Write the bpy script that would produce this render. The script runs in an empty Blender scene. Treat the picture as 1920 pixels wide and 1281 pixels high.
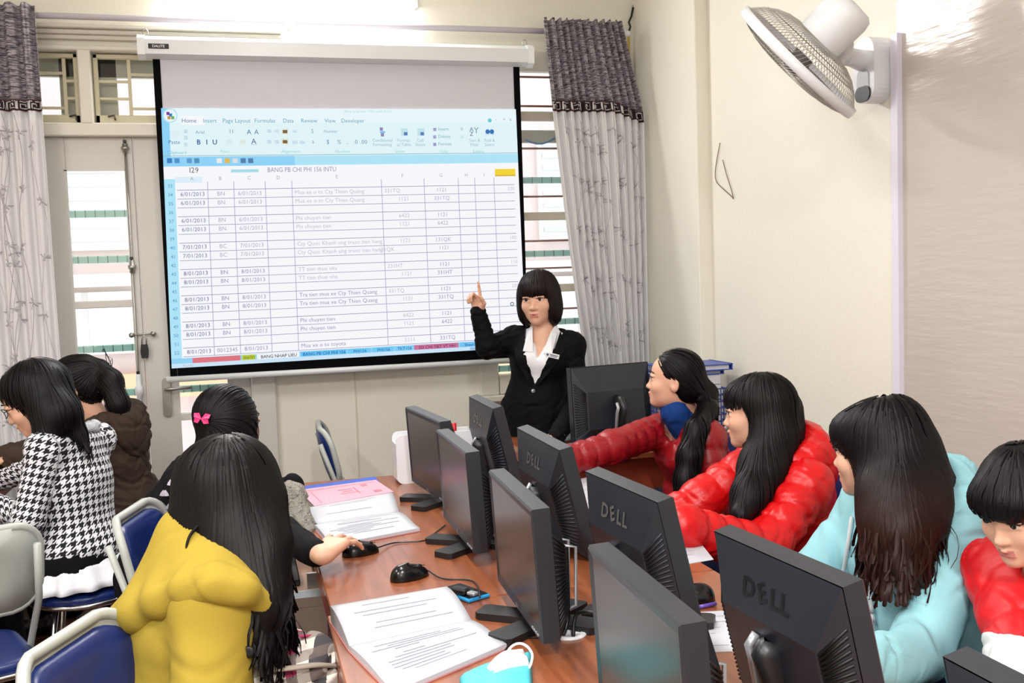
import bpy, math, random
import numpy as np
from mathutils import Vector, Matrix, Euler
# ---------------------------------------------------------------- camera
F_PX, CX, CY = 1900.0, 960.0, 640.5
YAW, PIT, ROLL, EYE = math.radians(15.0), math.atan(128/1900), math.atan(.033), 1.55
fw = np.array([math.sin(YAW)*math.cos(PIT), math.cos(YAW)*math.cos(PIT), -math.sin(PIT)])
r0 = np.array([math.cos(YAW), -math.sin(YAW), 0.0]); u0 = np.cross(r0, fw)
RV = r0*math.cos(ROLL)-u0*math.sin(ROLL); UV_ = u0*math.cos(ROLL)+r0*math.sin(ROLL)
CAM = np.array([0, 0, EYE])
SC = bpy.context.scene; COL = SC.collection
cd = bpy.data.cameras.new('camera'); cam = bpy.data.objects.new('camera', cd); COL.objects.link(cam)
cd.sensor_width = 36.0; cd.lens = F_PX/1920*36; cd.clip_start = .05; cd.clip_end = 100
cam.matrix_world = Matrix(((RV[0], UV_[0], -fw[0], 0), (RV[1], UV_[1], -fw[1], 0), (RV[2], UV_[2], -fw[2], EYE), (0, 0, 0, 1)))
SC.camera = cam
# ---------------------------------------------------------------- world, light, exposure
w = bpy.data.worlds.new('world'); SC.world = w; w.use_nodes = True
bg = w.node_tree.nodes['Background']; bg.inputs[0].default_value = (.86, .93, 1.0, 1); bg.inputs[1].default_value = 3.0
SC.view_settings.view_transform = 'Standard'; SC.view_settings.look = 'None'
SC.view_settings.exposure = -0.05; SC.view_settings.gamma = 1.0; SC.view_settings.use_curve_mapping = False
def area(name, loc, rot, sx, sy, power, col=(1, .985, .96)):
    l = bpy.data.lights.new(name, 'AREA'); l.shape = 'RECTANGLE'; l.size = sx; l.size_y = sy; l.energy = power; l.color = col
    o = bpy.data.objects.new(name, l); COL.objects.link(o); o.location = loc; o.rotation_euler = rot; return o
# light of the ceiling tubes (their housings are built below) and the photographer's own flash
TUBES = [(.25, 2.3), (.25, -.6), (-1.9, 2.3), (-1.9, -.6)]
TUBE_POWER = 40
FLASH_POWER = 8
for tx, ty in TUBES:
    area('tube_light', (tx, ty, 3.27), (0, 0, 0), .12, 1.2, TUBE_POWER*(2.9 if ty < 0 else 1.0))
area('wall_tube_light', (.35, 5.38, 3.06), (math.radians(-70), 0, 0), 1.2, .05, 36)
fl = area('camera_flash', (-.02, .0, EYE+.16), (0, 0, 0), .16, .10, FLASH_POWER, (1, .98, .95))
fl.rotation_euler = Vector((.35, 1, .16)).to_track_quat('-Z', 'Y').to_euler()
# ---------------------------------------------------------------- pixel -> place helpers
def ray(x, y): return fw+RV*(x-CX)/F_PX-UV_*(y-CY)/F_PX
def PZ(x, y, z): d = ray(x, y); return CAM+d*(z-EYE)/d[2]
def PX(x, y, X): d = ray(x, y); return CAM+d*(X/d[0])
def PY(x, y, Y): d = ray(x, y); return CAM+d*(Y/d[1])
def PD(x, y, d): return CAM+ray(x, y)*d
R_ = math.radians
# ---------------------------------------------------------------- materials
def lin(c):
    return tuple((v/12.92 if v <= .04045 else ((v+.055)/1.055)**2.4) for v in (c[0]/255, c[1]/255, c[2]/255))+(1,)
MATS = {}
def mat(name, col, rough=.6, metal=0, bump=0, bscale=200, var=0, vscale=8, spec=.5, coat=0, stretch=None, sheen=0):
    if name in MATS: return MATS[name]
    m = bpy.data.materials.new(name); m.use_nodes = True; MATS[name] = m
    nt = m.node_tree; N = nt.nodes; b = N['Principled BSDF']
    c = lin(col); b.inputs['Base Color'].default_value = c
    b.inputs['Roughness'].default_value = rough; b.inputs['Metallic'].default_value = metal
    b.inputs['Specular IOR Level'].default_value = spec; b.inputs['Coat Weight'].default_value = coat
    if sheen: b.inputs['Sheen Weight'].default_value = sheen
    if bump or var:
        tc = N.new('ShaderNodeTexCoord'); vec = tc.outputs['Object']
        if stretch:
            mp = N.new('ShaderNodeMapping'); mp.inputs['Scale'].default_value = stretch
            nt.links.new(vec, mp.inputs[0]); vec = mp.outputs[0]
    if bump:
        n = N.new('ShaderNodeTexNoise'); n.inputs['Scale'].default_value = bscale; n.inputs['Detail'].default_value = 3
        nt.links.new(vec, n.inputs['Vector'])
        bp = N.new('ShaderNodeBump'); bp.inputs['Strength'].default_value = bump; bp.inputs['Distance'].default_value = .01
        nt.links.new(n.outputs['Fac'], bp.inputs['Height']); nt.links.new(bp.outputs[0], b.inputs['Normal'])
    if var:
        n = N.new('ShaderNodeTexNoise'); n.inputs['Scale'].default_value = vscale; n.inputs['Detail'].default_value = 5
        nt.links.new(vec, n.inputs['Vector'])
        mx = N.new('ShaderNodeMix'); mx.data_type = 'RGBA'
        mx.inputs[6].default_value = tuple(v*(1-var) for v in c[:3])+(1,); mx.inputs[7].default_value = tuple(min(1, v*(1+var)) for v in c[:3])+(1,)
        nt.links.new(n.outputs['Fac'], mx.inputs[0]); nt.links.new(mx.outputs[2], b.inputs['Base Color'])
    return m
def emis(name, col, st):
    if name in MATS: return MATS[name]
    m = bpy.data.materials.new(name); m.use_nodes = True; MATS[name] = m
    N = m.node_tree.nodes; b = N['Principled BSDF']; b.inputs['Base Color'].default_value = (0, 0, 0, 1)
    b.inputs['Specular IOR Level'].default_value = 0
    b.inputs['Emission Color'].default_value = lin(col); b.inputs['Emission Strength'].default_value = st
    return m
def glass(name, tint=(1, 1, 1)):
    if name in MATS: return MATS[name]
    m = bpy.data.materials.new(name); m.use_nodes = True; MATS[name] = m
    nt = m.node_tree; N = nt.nodes; N.remove(N['Principled BSDF'])
    t = N.new('ShaderNodeBsdfTransparent'); t.inputs[0].default_value = tint+(1,)
    g = N.new('ShaderNodeBsdfGlossy'); g.inputs['Roughness'].default_value = .03
    mx = N.new('ShaderNodeMixShader'); mx.inputs[0].default_value = .06
    nt.links.new(t.outputs[0], mx.inputs[1]); nt.links.new(g.outputs[0], mx.inputs[2])
    nt.links.new(mx.outputs[0], N['Material Output'].inputs[0]); return m
def mth(nt, op, a, b=None, c=None):
    n = nt.nodes.new('ShaderNodeMath'); n.operation = op
    for i, v in enumerate((a, b, c)):
        if v is None: continue
        if isinstance(v, (int, float)): n.inputs[i].default_value = v
        else: nt.links.new(v, n.inputs[i])
    return n.outputs[0]
# ---------------------------------------------------------------- object helpers
def tag(o, label=None, cat=None, group=None, kind=None):
    if label: o['label'] = label
    if cat: o['category'] = cat
    if group: o['group'] = group
    if kind: o['kind'] = kind
    return o
def empty(name, loc=(0, 0, 0), rz=0, label=None, cat=None, group=None):
    o = bpy.data.objects.new(name, None); COL.objects.link(o); o.location = tuple(float(v) for v in loc); o.rotation_euler = (0, 0, rz)
    o.empty_display_size = .1
    return tag(o, label, cat, group)
def link(name, me, m=None, parent=None):
    o = bpy.data.objects.new(name, me); COL.objects.link(o)
    if m is not None:
        for x in (m if isinstance(m, (list, tuple)) else [m]): me.materials.append(x)
    if parent is not None: o.parent = parent
    return o
def copy_tree(o, parent=None):
    c = o.copy(); COL.objects.link(c); c.parent = parent
    for ch in list(o.children):
        copy_tree(ch, c)
    return c
def fastmesh(name, V, Q, smooth=True, matidx=None):
    me = bpy.data.meshes.new(name); V = np.asarray(V, np.float32); Q = np.asarray(Q, np.int32); k = Q.shape[1]
    me.vertices.add(len(V)); me.vertices.foreach_set('co', V.ravel())
    me.loops.add(Q.size); me.loops.foreach_set('vertex_index', Q.ravel())
    me.polygons.add(len(Q)); me.polygons.foreach_set('loop_start', np.arange(0, Q.size, k, dtype=np.int32))
    me.polygons.foreach_set('use_smooth', np.full(len(Q), smooth))
    if matidx is not None: me.polygons.foreach_set('material_index', np.asarray(matidx, np.int32))
    me.update(calc_edges=True); return me
class MB:
    """collects simple solids into one mesh"""
    def __init__(s): s.v = []; s.f = []; s.m = []; s.sm = []
    def add(s, V, Fs, mi=0, sm=False):
        b = len(s.v); s.v += [tuple(float(c) for c in p) for p in V]
        for f in Fs: s.f.append(tuple(i+b for i in f)); s.m.append(mi); s.sm.append(sm)
        return s
    def box(s, c, d, rot=None, mi=0, bev=0.0):
        """box with chamfered edges (bev) centred at c with full sizes d; rot is a 3x3 Matrix"""
        hx, hy, hz = d[0]/2, d[1]/2, d[2]/2
        if bev <= 0:
            V = [(x, y, z) for x in (-hx, hx) for y in (-hy, hy) for z in (-hz, hz)]
            Fs = [(0, 1, 3, 2), (4, 6, 7, 5), (0, 4, 5, 1), (2, 3, 7, 6), (0, 2, 6, 4), (1, 5, 7, 3)]
        else:
            b = min(bev, hx*.9, hy*.9, hz*.9); V = []; idx = {}
            for sx in (-1, 1):
                for sy in (-1, 1):
                    for sz in (-1, 1):
                        for a in range(3):
                            p = [sx*(hx-b), sy*(hy-b), sz*(hz-b)]; p[a] += b*(sx, sy, sz)[a]
                            idx[(sx, sy, sz, a)] = len(V); V.append(p)
            Fs = []
            for a in range(3):
                o1, o2 = (a+1) % 3, (a+2) % 3
                for sg in (-1, 1):
                    q = []
                    for u, w_ in ((-1, -1), (1, -1), (1, 1), (-1, 1)):
                        k = [0, 0, 0]; k[a] = sg; k[o1] = u; k[o2] = w_; q.append(idx[tuple(k)+(a,)])
                    Fs.append(tuple(q if sg > 0 else q[::-1]))
            for a in range(3):            # edges along a
                o1, o2 = (a+1) % 3, (a+2) % 3
                for s1 in (-1, 1):
                    for s2 in (-1, 1):
                        def K(sa, ax):
                            k = [0, 0, 0]; k[a] = sa; k[o1] = s1; k[o2] = s2; return idx[tuple(k)+(ax,)]
                        q = (K(-1, o1), K(1, o1), K(1, o2), K(-1, o2))
                        Fs.append(q if s1*s2 < 0 else q[::-1])
            for sx in (-1, 1):
                for sy in (-1, 1):
                    for sz in (-1, 1):
                        t = (idx[(sx, sy, sz, 0)], idx[(sx, sy, sz, 1)], idx[(sx, sy, sz, 2)])
                        Fs.append(t if sx*sy*sz > 0 else t[::-1])
        c = Vector(tuple(float(v) for v in c))
        V = [(rot @ Vector(p) if rot is not None else Vector(p))+c for p in V]
        return s.add(V, Fs, mi)
    def tube(s, pts, r, n=8, mi=0, cap=True, r2=None, flat=1.0, closed=False):
        pts = [Vector(tuple(float(v) for v in p)) for p in pts]; L = len(pts); V = []; prev = None
        for i, p in enumerate(pts):
            if closed: t = (pts[(i+1) % L]-pts[i-1])
            else: t = (pts[min(i+1, L-1)]-pts[max(i-1, 0)])
            t.normalize()
            if prev is None:
                a = Vector((0, 0, 1)) if abs(t.z) < .9 else Vector((1, 0, 0)); u = t.cross(a).normalized()
            else: u = (prev-t*prev.dot(t)).normalized()
            prev = u; w_ = t.cross(u)
            rr = r if r2 is None else r+(r2-r)*i/(L-1)
            if isinstance(r, (list, tuple)): rr = r[i]
            for k in range(n):
                a = 2*math.pi*k/n; V.append(p+u*math.cos(a)*rr+w_*math.sin(a)*rr*flat)
        Fs = []
        for i in range(L if closed else L-1):
            for k in range(n):
                j = (i+1) % L; Fs.append((i*n+k, i*n+(k+1) % n, j*n+(k+1) % n, j*n+k))
        if cap and not closed: Fs += [tuple(range(n))[::-1], tuple((L-1)*n+k for k in range(n))]
        return s.add(V, Fs, mi, True)
    def lathe(s, prof, n=24, M=None, mi=0):
        """prof: (r,z) list about z"""
        V = []; Fs = []; L = len(prof)
        for r, z in prof:
            for k in range(n):
                a = 2*math.pi*k/n; V.append(Vector((r*math.cos(a), r*math.sin(a), z)))
        for i in range(L-1):
            for k in range(n): Fs.append((i*n+k, i*n+(k+1) % n, (i+1)*n+(k+1) % n, (i+1)*n+k))
        Fs += [tuple(range(n))[::-1], tuple((L-1)*n+k for k in range(n))]
        if M is not None: V = [M @ v for v in V]
        return s.add(V, Fs, mi, True)
    def prism(s, poly, axis_fn, t0, t1, mi=0):
        """poly: 2D outline; axis_fn(a,b,t)->3D"""
        n = len(poly); V = [axis_fn(a, b, t0) for a, b in poly]+[axis_fn(a, b, t1) for a, b in poly]
        Fs = [tuple(range(n))[::-1], tuple(range(n, 2*n))]+[(i, (i+1) % n, n+(i+1) % n, n+i) for i in range(n)]
        return s.add(V, Fs, mi)
    def build(s, name, m=None, parent=None, smooth_all=False):
        me = bpy.data.meshes.new(name); me.from_pydata(s.v, [], s.f)
        me.polygons.foreach_set('material_index', s.m)
        me.polygons.foreach_set('use_smooth', [True]*len(s.f) if smooth_all else s.sm); me.update()
        import bmesh
        bm = bmesh.new(); bm.from_mesh(me); bmesh.ops.recalc_face_normals(bm, faces=bm.faces[:]); bm.to_mesh(me); bm.free()
        return link(name, me, m, parent)
def rrect(w, h, r, n=5, cx=0, cy=0):
    P = []
    for k, (sx, sy) in enumerate(((1, 1), (-1, 1), (-1, -1), (1, -1))):
        for i in range(n+1):
            a = math.pi/2*(k+i/n); P.append((cx+sx*(w/2-r)+r*math.cos(a), cy+sy*(h/2-r)+r*math.sin(a)))
    return P
def rz(a): return Matrix.Rotation(a, 3, 'Z')
def catmull(pts, n=6):
    P = [np.array(p, float) for p in pts]; P = [2*P[0]-P[1]]+P+[2*P[-1]-P[-2]]; out = []
    for i in range(1, len(P)-2):
        for k in range(n):
            t = k/n; a, b, c, d = P[i-1:i+3]
            out.append(.5*((2*b)+(c-a)*t+(2*a-5*b+4*c-d)*t*t+(-a+3*b-3*c+d)*t**3))
    out.append(P[-2]); return out
_tc = {}
def text_mesh(s, bold=0.0):
    """unit-height text outline -> (verts 2D, faces), left aligned, baseline 0"""
    key = (s, bold)
    if key in _tc: return _tc[key]
    c = bpy.data.curves.new('t', 'FONT'); c.body = s; c.size = 1.0; c.resolution_u = 2; c.offset = bold
    o = bpy.data.objects.new('t', c); me = o.to_mesh()
    V = [(v.co.x, v.co.y) for v in me.vertices]; Fs = [tuple(p.vertices) for p in me.polygons]
    o.to_mesh_clear(); bpy.data.objects.remove(o); bpy.data.curves.remove(c)
    _tc[key] = (V, Fs); return _tc[key]
# ================================================================ THE ROOM
YB, XR = 5.5, 2.32
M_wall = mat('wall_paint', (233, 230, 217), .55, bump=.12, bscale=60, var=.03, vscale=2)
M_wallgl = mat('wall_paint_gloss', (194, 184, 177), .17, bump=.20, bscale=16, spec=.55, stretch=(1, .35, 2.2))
M_ceil = mat('ceiling_paint', (240, 238, 230), .8)
M_frame = mat('window_paint', (222, 218, 205), .45, bump=.05, bscale=40, var=.03, vscale=5)
M_door = mat('door_paint', (212, 209, 203), .4, bump=.05, bscale=40, var=.03, vscale=6)
M_iron = mat('grille_paint', (208, 200, 170), .5, bump=.1, bscale=80)
M_red = mat('red_primer', (150, 92, 78), .6)
M_teal = mat('teal_paint', (176, 214, 206), .5)
M_glass = glass('window_glass', (.93, .97, .96))
M_chrome = mat('chrome', (205, 205, 205), .22, metal=1)
M_steel = mat('brushed_steel', (176, 174, 168), .38, metal=.9)
M_black = mat('black_plastic', (20, 20, 22), .35)
M_wplast = mat('white_plastic', (232, 234, 238), .3)
def struct(o): o['kind'] = 'structure'; return o
def slab(name, x0, x1, y0, y1, z0, z1, m, parent=None):
    return MB().box(((x0+x1)/2, (y0+y1)/2, (z0+z1)/2), (x1-x0, y1-y0, z1-z0)).build(name, m, parent)
HC = 3.4
# floor of square tiles
flo = struct(slab('floor', -3.7, 2.5, -2.7, 5.7, -.12, -.006, mat('grout', (70, 52, 44), .8)))
tl = MB().box((0, 0, -.004), (.396, .396, .02), bev=.003).build('tile', mat('floor_tile', (96, 62, 50), .3, bump=.03, bscale=20, var=.12, vscale=6), flo)
first = True
for i in range(15):
    for j in range(20):
        x, y = -3.4+i*.4, -2.2+j*.4
        if x > 2.2 or y > 5.35: continue
        if x < -2.2 or y < .6: continue
        t = tl if first else tl.copy()
        if not first: COL.objects.link(t)
        first = False; t.location = (x, y, 0); t.parent = flo
far = MB()
for i in range(15):
    for j in range(20):
        x, y = -3.4+i*.4, -2.2+j*.4
        if x > 2.2 or y > 5.35 or not (x < -2.2 or y < .6): continue
        far.box((x, y, -.004), (.396, .396, .02))
o = far.build('outer_tiles', MATS['floor_tile'], flo); o['kind'] = 'stuff'
struct(slab('ceiling', -3.7, 2.6, -2.7, 5.7, HC, HC+.1, M_ceil))
struct(slab('wall_left', -3.7, -3.6, -2.6, 5.7, -.1, HC, M_wall))
struct(slab('wall_front', -3.7, 2.6, -2.7, -2.6, -.1, HC, M_wall))
# back wall with the openings of the door, the fanlights and the window
DX0, DX1 = -1.03, .06
WX0, WX1, WZ0, WZ1 = 1.33, 2.14, .93, 2.72
wb = MB()
def wbox(x0, x1, z0, z1): wb.box(((x0+x1)/2, YB+.1, (z0+z1)/2), (x1-x0, .2, z1-z0))
wbox(-3.6, DX0, -.1, HC); wbox(DX0, DX1, 2.74, HC); wbox(DX1, WX0, -.1, HC)
wbox(WX0, WX1, -.1, WZ0); wbox(WX0, WX1, WZ1, HC); wbox(WX1, 2.6, -.1, HC)
struct(wb.build('wall_back', M_wall))
o = struct(MB().box((.585, YB-.004, .75), (.006, .008, 1.5)).build('trim_1', mat('joint_strip', (214, 208, 190), .6)))
# right wall: matt part behind the fan, glossy part nearer, pilaster in the corner
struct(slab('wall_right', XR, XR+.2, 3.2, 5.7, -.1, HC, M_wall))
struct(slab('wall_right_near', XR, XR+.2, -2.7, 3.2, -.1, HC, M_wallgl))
struct(MB().box((2.4, 5.15, HC/2), (.30, .90, HC), bev=.004).build('trim_2', M_wall))
# ------------------------------------------------------------ fanlight over the door
def zb(x, y): return float(PY(x, y, YB)[2])
def xb(x, y): return float(PY(x, y, YB)[0])
fr = MB()
zt0, zt1 = zb(180, 232), zb(180, 98)
xm0, xm1 = xb(149, 165), xb(174, 165)
fr.box(((DX0+DX1)/2, YB+.02, (2.30+zt0)/2), (DX1-DX0, .12, zt0-2.30), bev=.006)
fr.box(((DX0+DX1)/2, YB+.02, (zt1+2.745)/2), (DX1-DX0, .12, 2.745-zt1), bev=.006)
fr.box(((xm0+xm1)/2, YB+.02, (zt0+zt1)/2), (xm1-xm0, .12, zt1-zt0+.01), bev=.006)
fr.box((DX1-.04, YB+.02, (2.30+2.74)/2), (.08, .12, .44), bev=.006)
fr.box((DX0+.03, YB+.02, (2.30+2.74)/2), (.06, .12, .44), bev=.006)
win1 = struct(fr.build('window_1', M_frame))
led = MB()
for k, (dz, dy) in enumerate(((.0, .03), (.022, .05), (.046, .075))):
    led.box((-.43, YB-dy/2, 2.775+dz+.011), (1.42, dy, .023), bev=.004)
led.build('cornice', M_frame, win1)
def fan_light(x0, x1, flip):
    z0, z1 = zt0+.005, zt1-.005; wd = x1-x0; f = MB(); b = .022
    for a in (x0+b/2, x1-b/2): f.box((a, YB+.03, (z0+z1)/2), (b, .03, z1-z0), bev=.003)
    for a in (z0+.02, z1-b/2): f.box(((x0+x1)/2, YB+.03, a), (wd, .03, b if a > z0+.1 else .04), bev=.003)
    s = f.build('sash', M_iron, win1)
    g = MB(); xs = x0+wd*(.27 if flip else .73)
    g.box((xs, YB+.034, (z0+z1)/2), (.016, .014, z1-z0))
    for q in (.30, .55): g.box(((xs+(x0 if flip else x1))/2, YB+.034, z1-(z1-z0)*q-.03), (abs(xs-(x0 if flip else x1)), .012, .012))
    for q in (.22, .72): g.box(((xs+(x1 if flip else x0))/2, YB+.034, z1-(z1-z0)*q-.02), (abs(xs-(x1 if flip else x0)), .012, .012))
    g.build('grille', M_iron, s)
    r = MB()                                         # outer fixed frame behind the bars
    r.box(((x0+x1)/2, YB+.11, z1-.05), (wd, .03, .10)); r.box(((x0+x1)/2, YB+.11, z0+.01), (wd, .03, .05))
    xa = x0+.05 if flip else x1-.05; r.box((xa, YB+.11, (z0+z1)/2), (.10, .03, z1-z0))
    r.build('outer_frame', mat('outer_frame_paint', (196, 184, 172), .6), s)
    MB().box(((x0+x1)/2, YB+.09, (z0+z1)/2), (wd, .004, z1-z0)).build('pane', M_glass, s)
    c = MB(); xc = x0+.06 if flip else x1-.05
    c.tube([(xc, YB+.0, z0+.03), (xc+.03, YB-.01, z0+.035), (xc+.035, YB-.012, z0+.01)], .005, 6); c.build('catch', mat('catch_metal', (96, 88, 76), .4, metal=.6), s)
fan_light(xm1+.004, DX1-.085, True); fan_light(DX0+.065, xm0-.004, False)
# ------------------------------------------------------------ double door
fj = MB()
fj.box((DX1+.045, YB-.005, 1.15), (.13, .07, 2.32), bev=.008); fj.box((DX0-.02, YB-.005, 1.15), (.10, .07, 2.32), bev=.008)
struct(fj.build('trim_3', M_door))
SEAM = xb(267, 600)
def door_leaf(name, x0, x1, lx0, lx1):
    zT, zB = 2.30, .03; zl1, zl0 = zb(180, 318), .62; yc = YB+.035; d = MB()
    d.box(((x0+lx0)/2, yc, (zT+zB)/2), (lx0-x0, .045, zT-zB), bev=.003); d.box(((lx1+x1)/2, yc, (zT+zB)/2), (x1-lx1, .045, zT-zB), bev=.003)
    d.box(((lx0+lx1)/2, yc, (zT+zl1)/2), (lx1-lx0, .045, zT-zl1), bev=.003); d.box(((lx0+lx1)/2, yc, (zB+zl0)/2), (lx1-lx0, .045, zl0-zB), bev=.003)
    L = struct(d.build(name, M_door))
    zr = (zb(190, 565)+zb(190, 577))/2
    MB().box(((lx0+lx1)/2, yc-.004, zr), (lx1-lx0, .04, .038), bev=.004).build('glazing_rail', M_door, L)
    MB().box(((lx0+lx1)/2, yc-.004, .86), (lx1-lx0, .04, .038), bev=.004).build('glazing_rail', M_door, L)
    bead = MB()
    for xa in (lx0, lx1): bead.box((xa, yc-.024, (zl0+zl1)/2), (.012, .008, zl1-zl0))
    for za in (zl0, zl1): bead.box(((lx0+lx1)/2, yc-.024, za), (lx1-lx0+.012, .008, .012))
    bead.build('glazing_bead', M_door, L)
    for a, b in ((zl0, .845), (.88, zr-.02), (zr+.02, zl1)):
        MB().box(((lx0+lx1)/2, yc+.01, (a+b)/2), (lx1-lx0, .004, b-a)).build('pane', M_glass, L)
    for yy in (399, 486, 656, 742):
        z = zb(190, yy); t = MB(); t.box(((lx0+lx1)/2, YB+.09, z), (lx1-lx0+.02, .02, .036), bev=.004)
        br = t.build('security_bar', M_teal, L)
        k = MB()
        for q in range(6): k.box((lx0+(q+.5)*(lx1-lx0)/6, YB+.079, z), (.003, .004, .037))
        k.build('bar_notches', mat('teal_dark', (74, 104, 100), .6), br)
    return L
dl1 = door_leaf('door_1', DX0+.03, SEAM-.002, xb(124, 350), xb(237, 350))
dl2 = door_leaf('door_2', SEAM+.002, DX1-.02, xb(336, 760), xb(431, 760))
# rod bolts, hasp, padlock, lever handle
rod = MB(); xr_ = SEAM-.035
rod.tube([(xr_, YB-.002, zb(250, 275)), (xr_, YB-.002, .1)], .006, 8)
rd = rod.build('bolt_rod', M_steel, dl1)
for zz, L_ in ((zb(252, 278), .05), (zb(260, 500), .07), (zb(272, 730), .16)):
    q = MB(); q.lathe([(.008, -L_/2), (.014, -L_/2+.004), (.014, -L_*.2), (.020, -L_*.16), (.020, L_*.10), (.013, L_*.14), (.013, L_/2-.004), (.008, L_/2)], 12, Matrix.Translation((xr_, YB-.004, zz)))
    q.build('bolt_housing', M_wplast if L_ > .1 else M_steel, rd)
    MB().box((xr_, YB-.006, zz+L_/2+.008), (.016, .016, .014), bev=.002).build('bolt_knob', M_black, rd)
hz = zb(280, 627)
h = MB(); h.tube([(SEAM-.055, YB-.004, hz), (SEAM+.05, YB-.006, hz+.004)], .0045, 8); h.tube([(SEAM-.055, YB+.01, hz), (SEAM-.055, YB-.02, hz)], .013, 10); h.tube([(SEAM+.05, YB+.01, hz), (SEAM+.05, YB-.022, hz+.004)], .013, 10)
h.build('hasp', M_steel, dl1)
pl = empty('padlock', (SEAM+.004, YB-.018, hz-.085), 0, 'small black padlock hanging from the door hasp', 'padlock')
MB().prism([(-.016, -.035), (.016, -.035), (.02, 0), (.016, .035), (-.016, .035), (-.02, 0)], lambda a, b, t: (a, t, b), -.008, .008).build('lock_body', M_black, pl)
MB().tube([(-.011, 0, .03), (-.011, 0, .065), (0, 0, .083), (.011, 0, .065), (.011, 0, .03)], .0035, 8).build('shackle', M_steel, pl)
hx, hzz = xb(313, 745), zb(313, 745)
MB().prism(rrect(.042, .20, .02), lambda a, b, t: (hx+a, t, hzz+b), YB-.004, YB+.014).build('handle_plate', M_steel, dl2)
MB().tube([(hx, YB, hzz+.045), (hx, YB-.045, hzz+.045), (hx+.02, YB-.05, hzz+.045), (hx+.125, YB-.05, hzz+.048)], .0095, 10).build('door_handle', M_steel, dl2)
# ------------------------------------------------------------ window behind the right curtain
f2 = MB(); fwid = .055
f2.box((WX0+.0, YB+.0, (WZ0+WZ1)/2), (fwid*2, .06, WZ1-WZ0+.12), bev=.008); f2.box((WX1, YB+.0, (WZ0+WZ1)/2), (fwid*2, .06, WZ1-WZ0+.12), bev=.008)
f2.box(((WX0+WX1)/2, YB+.004, WZ0), (WX1-WX0-.12, .056, fwid*2), bev=.004); f2.box(((WX0+WX1)/2, YB+.004, WZ1), (WX1-WX0-.12, .056, fwid*2), bev=.004)
win2 = struct(f2.build('window_2', M_frame))
MB().box(((WX0+WX1)/2, YB-.03, WZ0-.075), (WX1-WX0+.2, .07, .035), bev=.006).build('window_sill', M_frame, win2)
def wz(y): return zb(1020, y)
for y, hgt in ((217, .05), (405, .045), (541, .045)):
    MB().box(((WX0+WX1)/2, YB+.03, wz(y)), (WX1-WX0, .04, hgt), bev=.004).build('glazing_rail', mat('rail_paint', (196, 186, 168), .5), win2)
for y in (141, 196, 276, 367, 451, 503, 581): MB().tube([(WX0, YB+.06, wz(y)), (WX1, YB+.06, wz(y))], .0065, 6).build('security_bar', M_red, win2)
for y in (335, 475, 606, 690):
    br = MB().box(((WX0+WX1)/2, YB+.1, wz(y)), (WX1-WX0, .02, .036), bev=.004).build('security_bar', M_teal, win2)
    k = MB()
    for q in range(14): k.box((WX0+(q+.5)*(WX1-WX0)/14, YB+.089, wz(y)), (.003, .004, .037))
    k.build('bar_notches', MATS['teal_dark'], br)
MB().box(((WX0+WX1)/2, YB+.10, wz(252)), (WX1-WX0, .03, .07)).build('outer_frame', MATS['outer_frame_paint'], win2)
MB().tube([PY(985, 262, YB-.01)]+[PY(985+k*11, 262+9*math.sin(k/5*math.pi)+k*-.5, YB-.01) for k in range(1, 6)], .006, 6).build('cord', mat('blue_cord', (96, 130, 160), .5), win2)
zs = [WZ0]+sorted(wz(y) for y in (217, 405, 541))+[WZ1]
for a, b in zip(zs[:-1], zs[1:]): MB().box(((WX0+WX1)/2, YB+.04, (a+b)/2), (WX1-WX0, .004, b-a-.02)).build('pane', M_glass, win2)
# ------------------------------------------------------------ the house across the street
bld = empty('apartment_building', (0, 10.5, -6), 0, 'pale pinkish building across the street seen through the door and window panes', 'building')
def bpart(name, x0, x1, y0, y1, z0, z1, m, par=None):
    return MB().box(((x0+x1)/2, (y0+y1)/2, (z0+z1)/2), (x1-x0, y1-y0, z1-z0)).build(name, m, par or bld)
bpart('facade', -9, 9, 0, .3, 0, 16, mat('facade', (206, 182, 178), .8, var=.08, vscale=3))
M_bw = mat('blind_white', (220, 218, 212), .6); M_or = mat('orange_band', (226, 176, 140), .7); M_dk = mat('blind_gap', (192, 184, 182), .7)
bpart('orange_band', -9, 9, -.12, 0, 6.45, 6.7, M_or)
bpart('ledge', -9, 9, -.3, 0, 7.55, 7.67, M_bw)
for k in range(9):
    x0 = -5.6+k*1.25
    wn = bpart('window', x0, x0+.85, -.06, 0, 6.9, 7.5, M_bw)
    bpart('sash_bar', x0+.40, x0+.45, -.08, -.06, 6.9, 7.5, M_dk, wn)
    wn = bpart('window', x0, x0+.85, -.06, 0, 7.9, 9.0, M_bw)
    for q in range(8): bpart('blind_slat', x0+.04, x0+.81, -.09, -.06, 7.98+q*.13, 8.03+q*.13, M_dk, wn)
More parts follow.
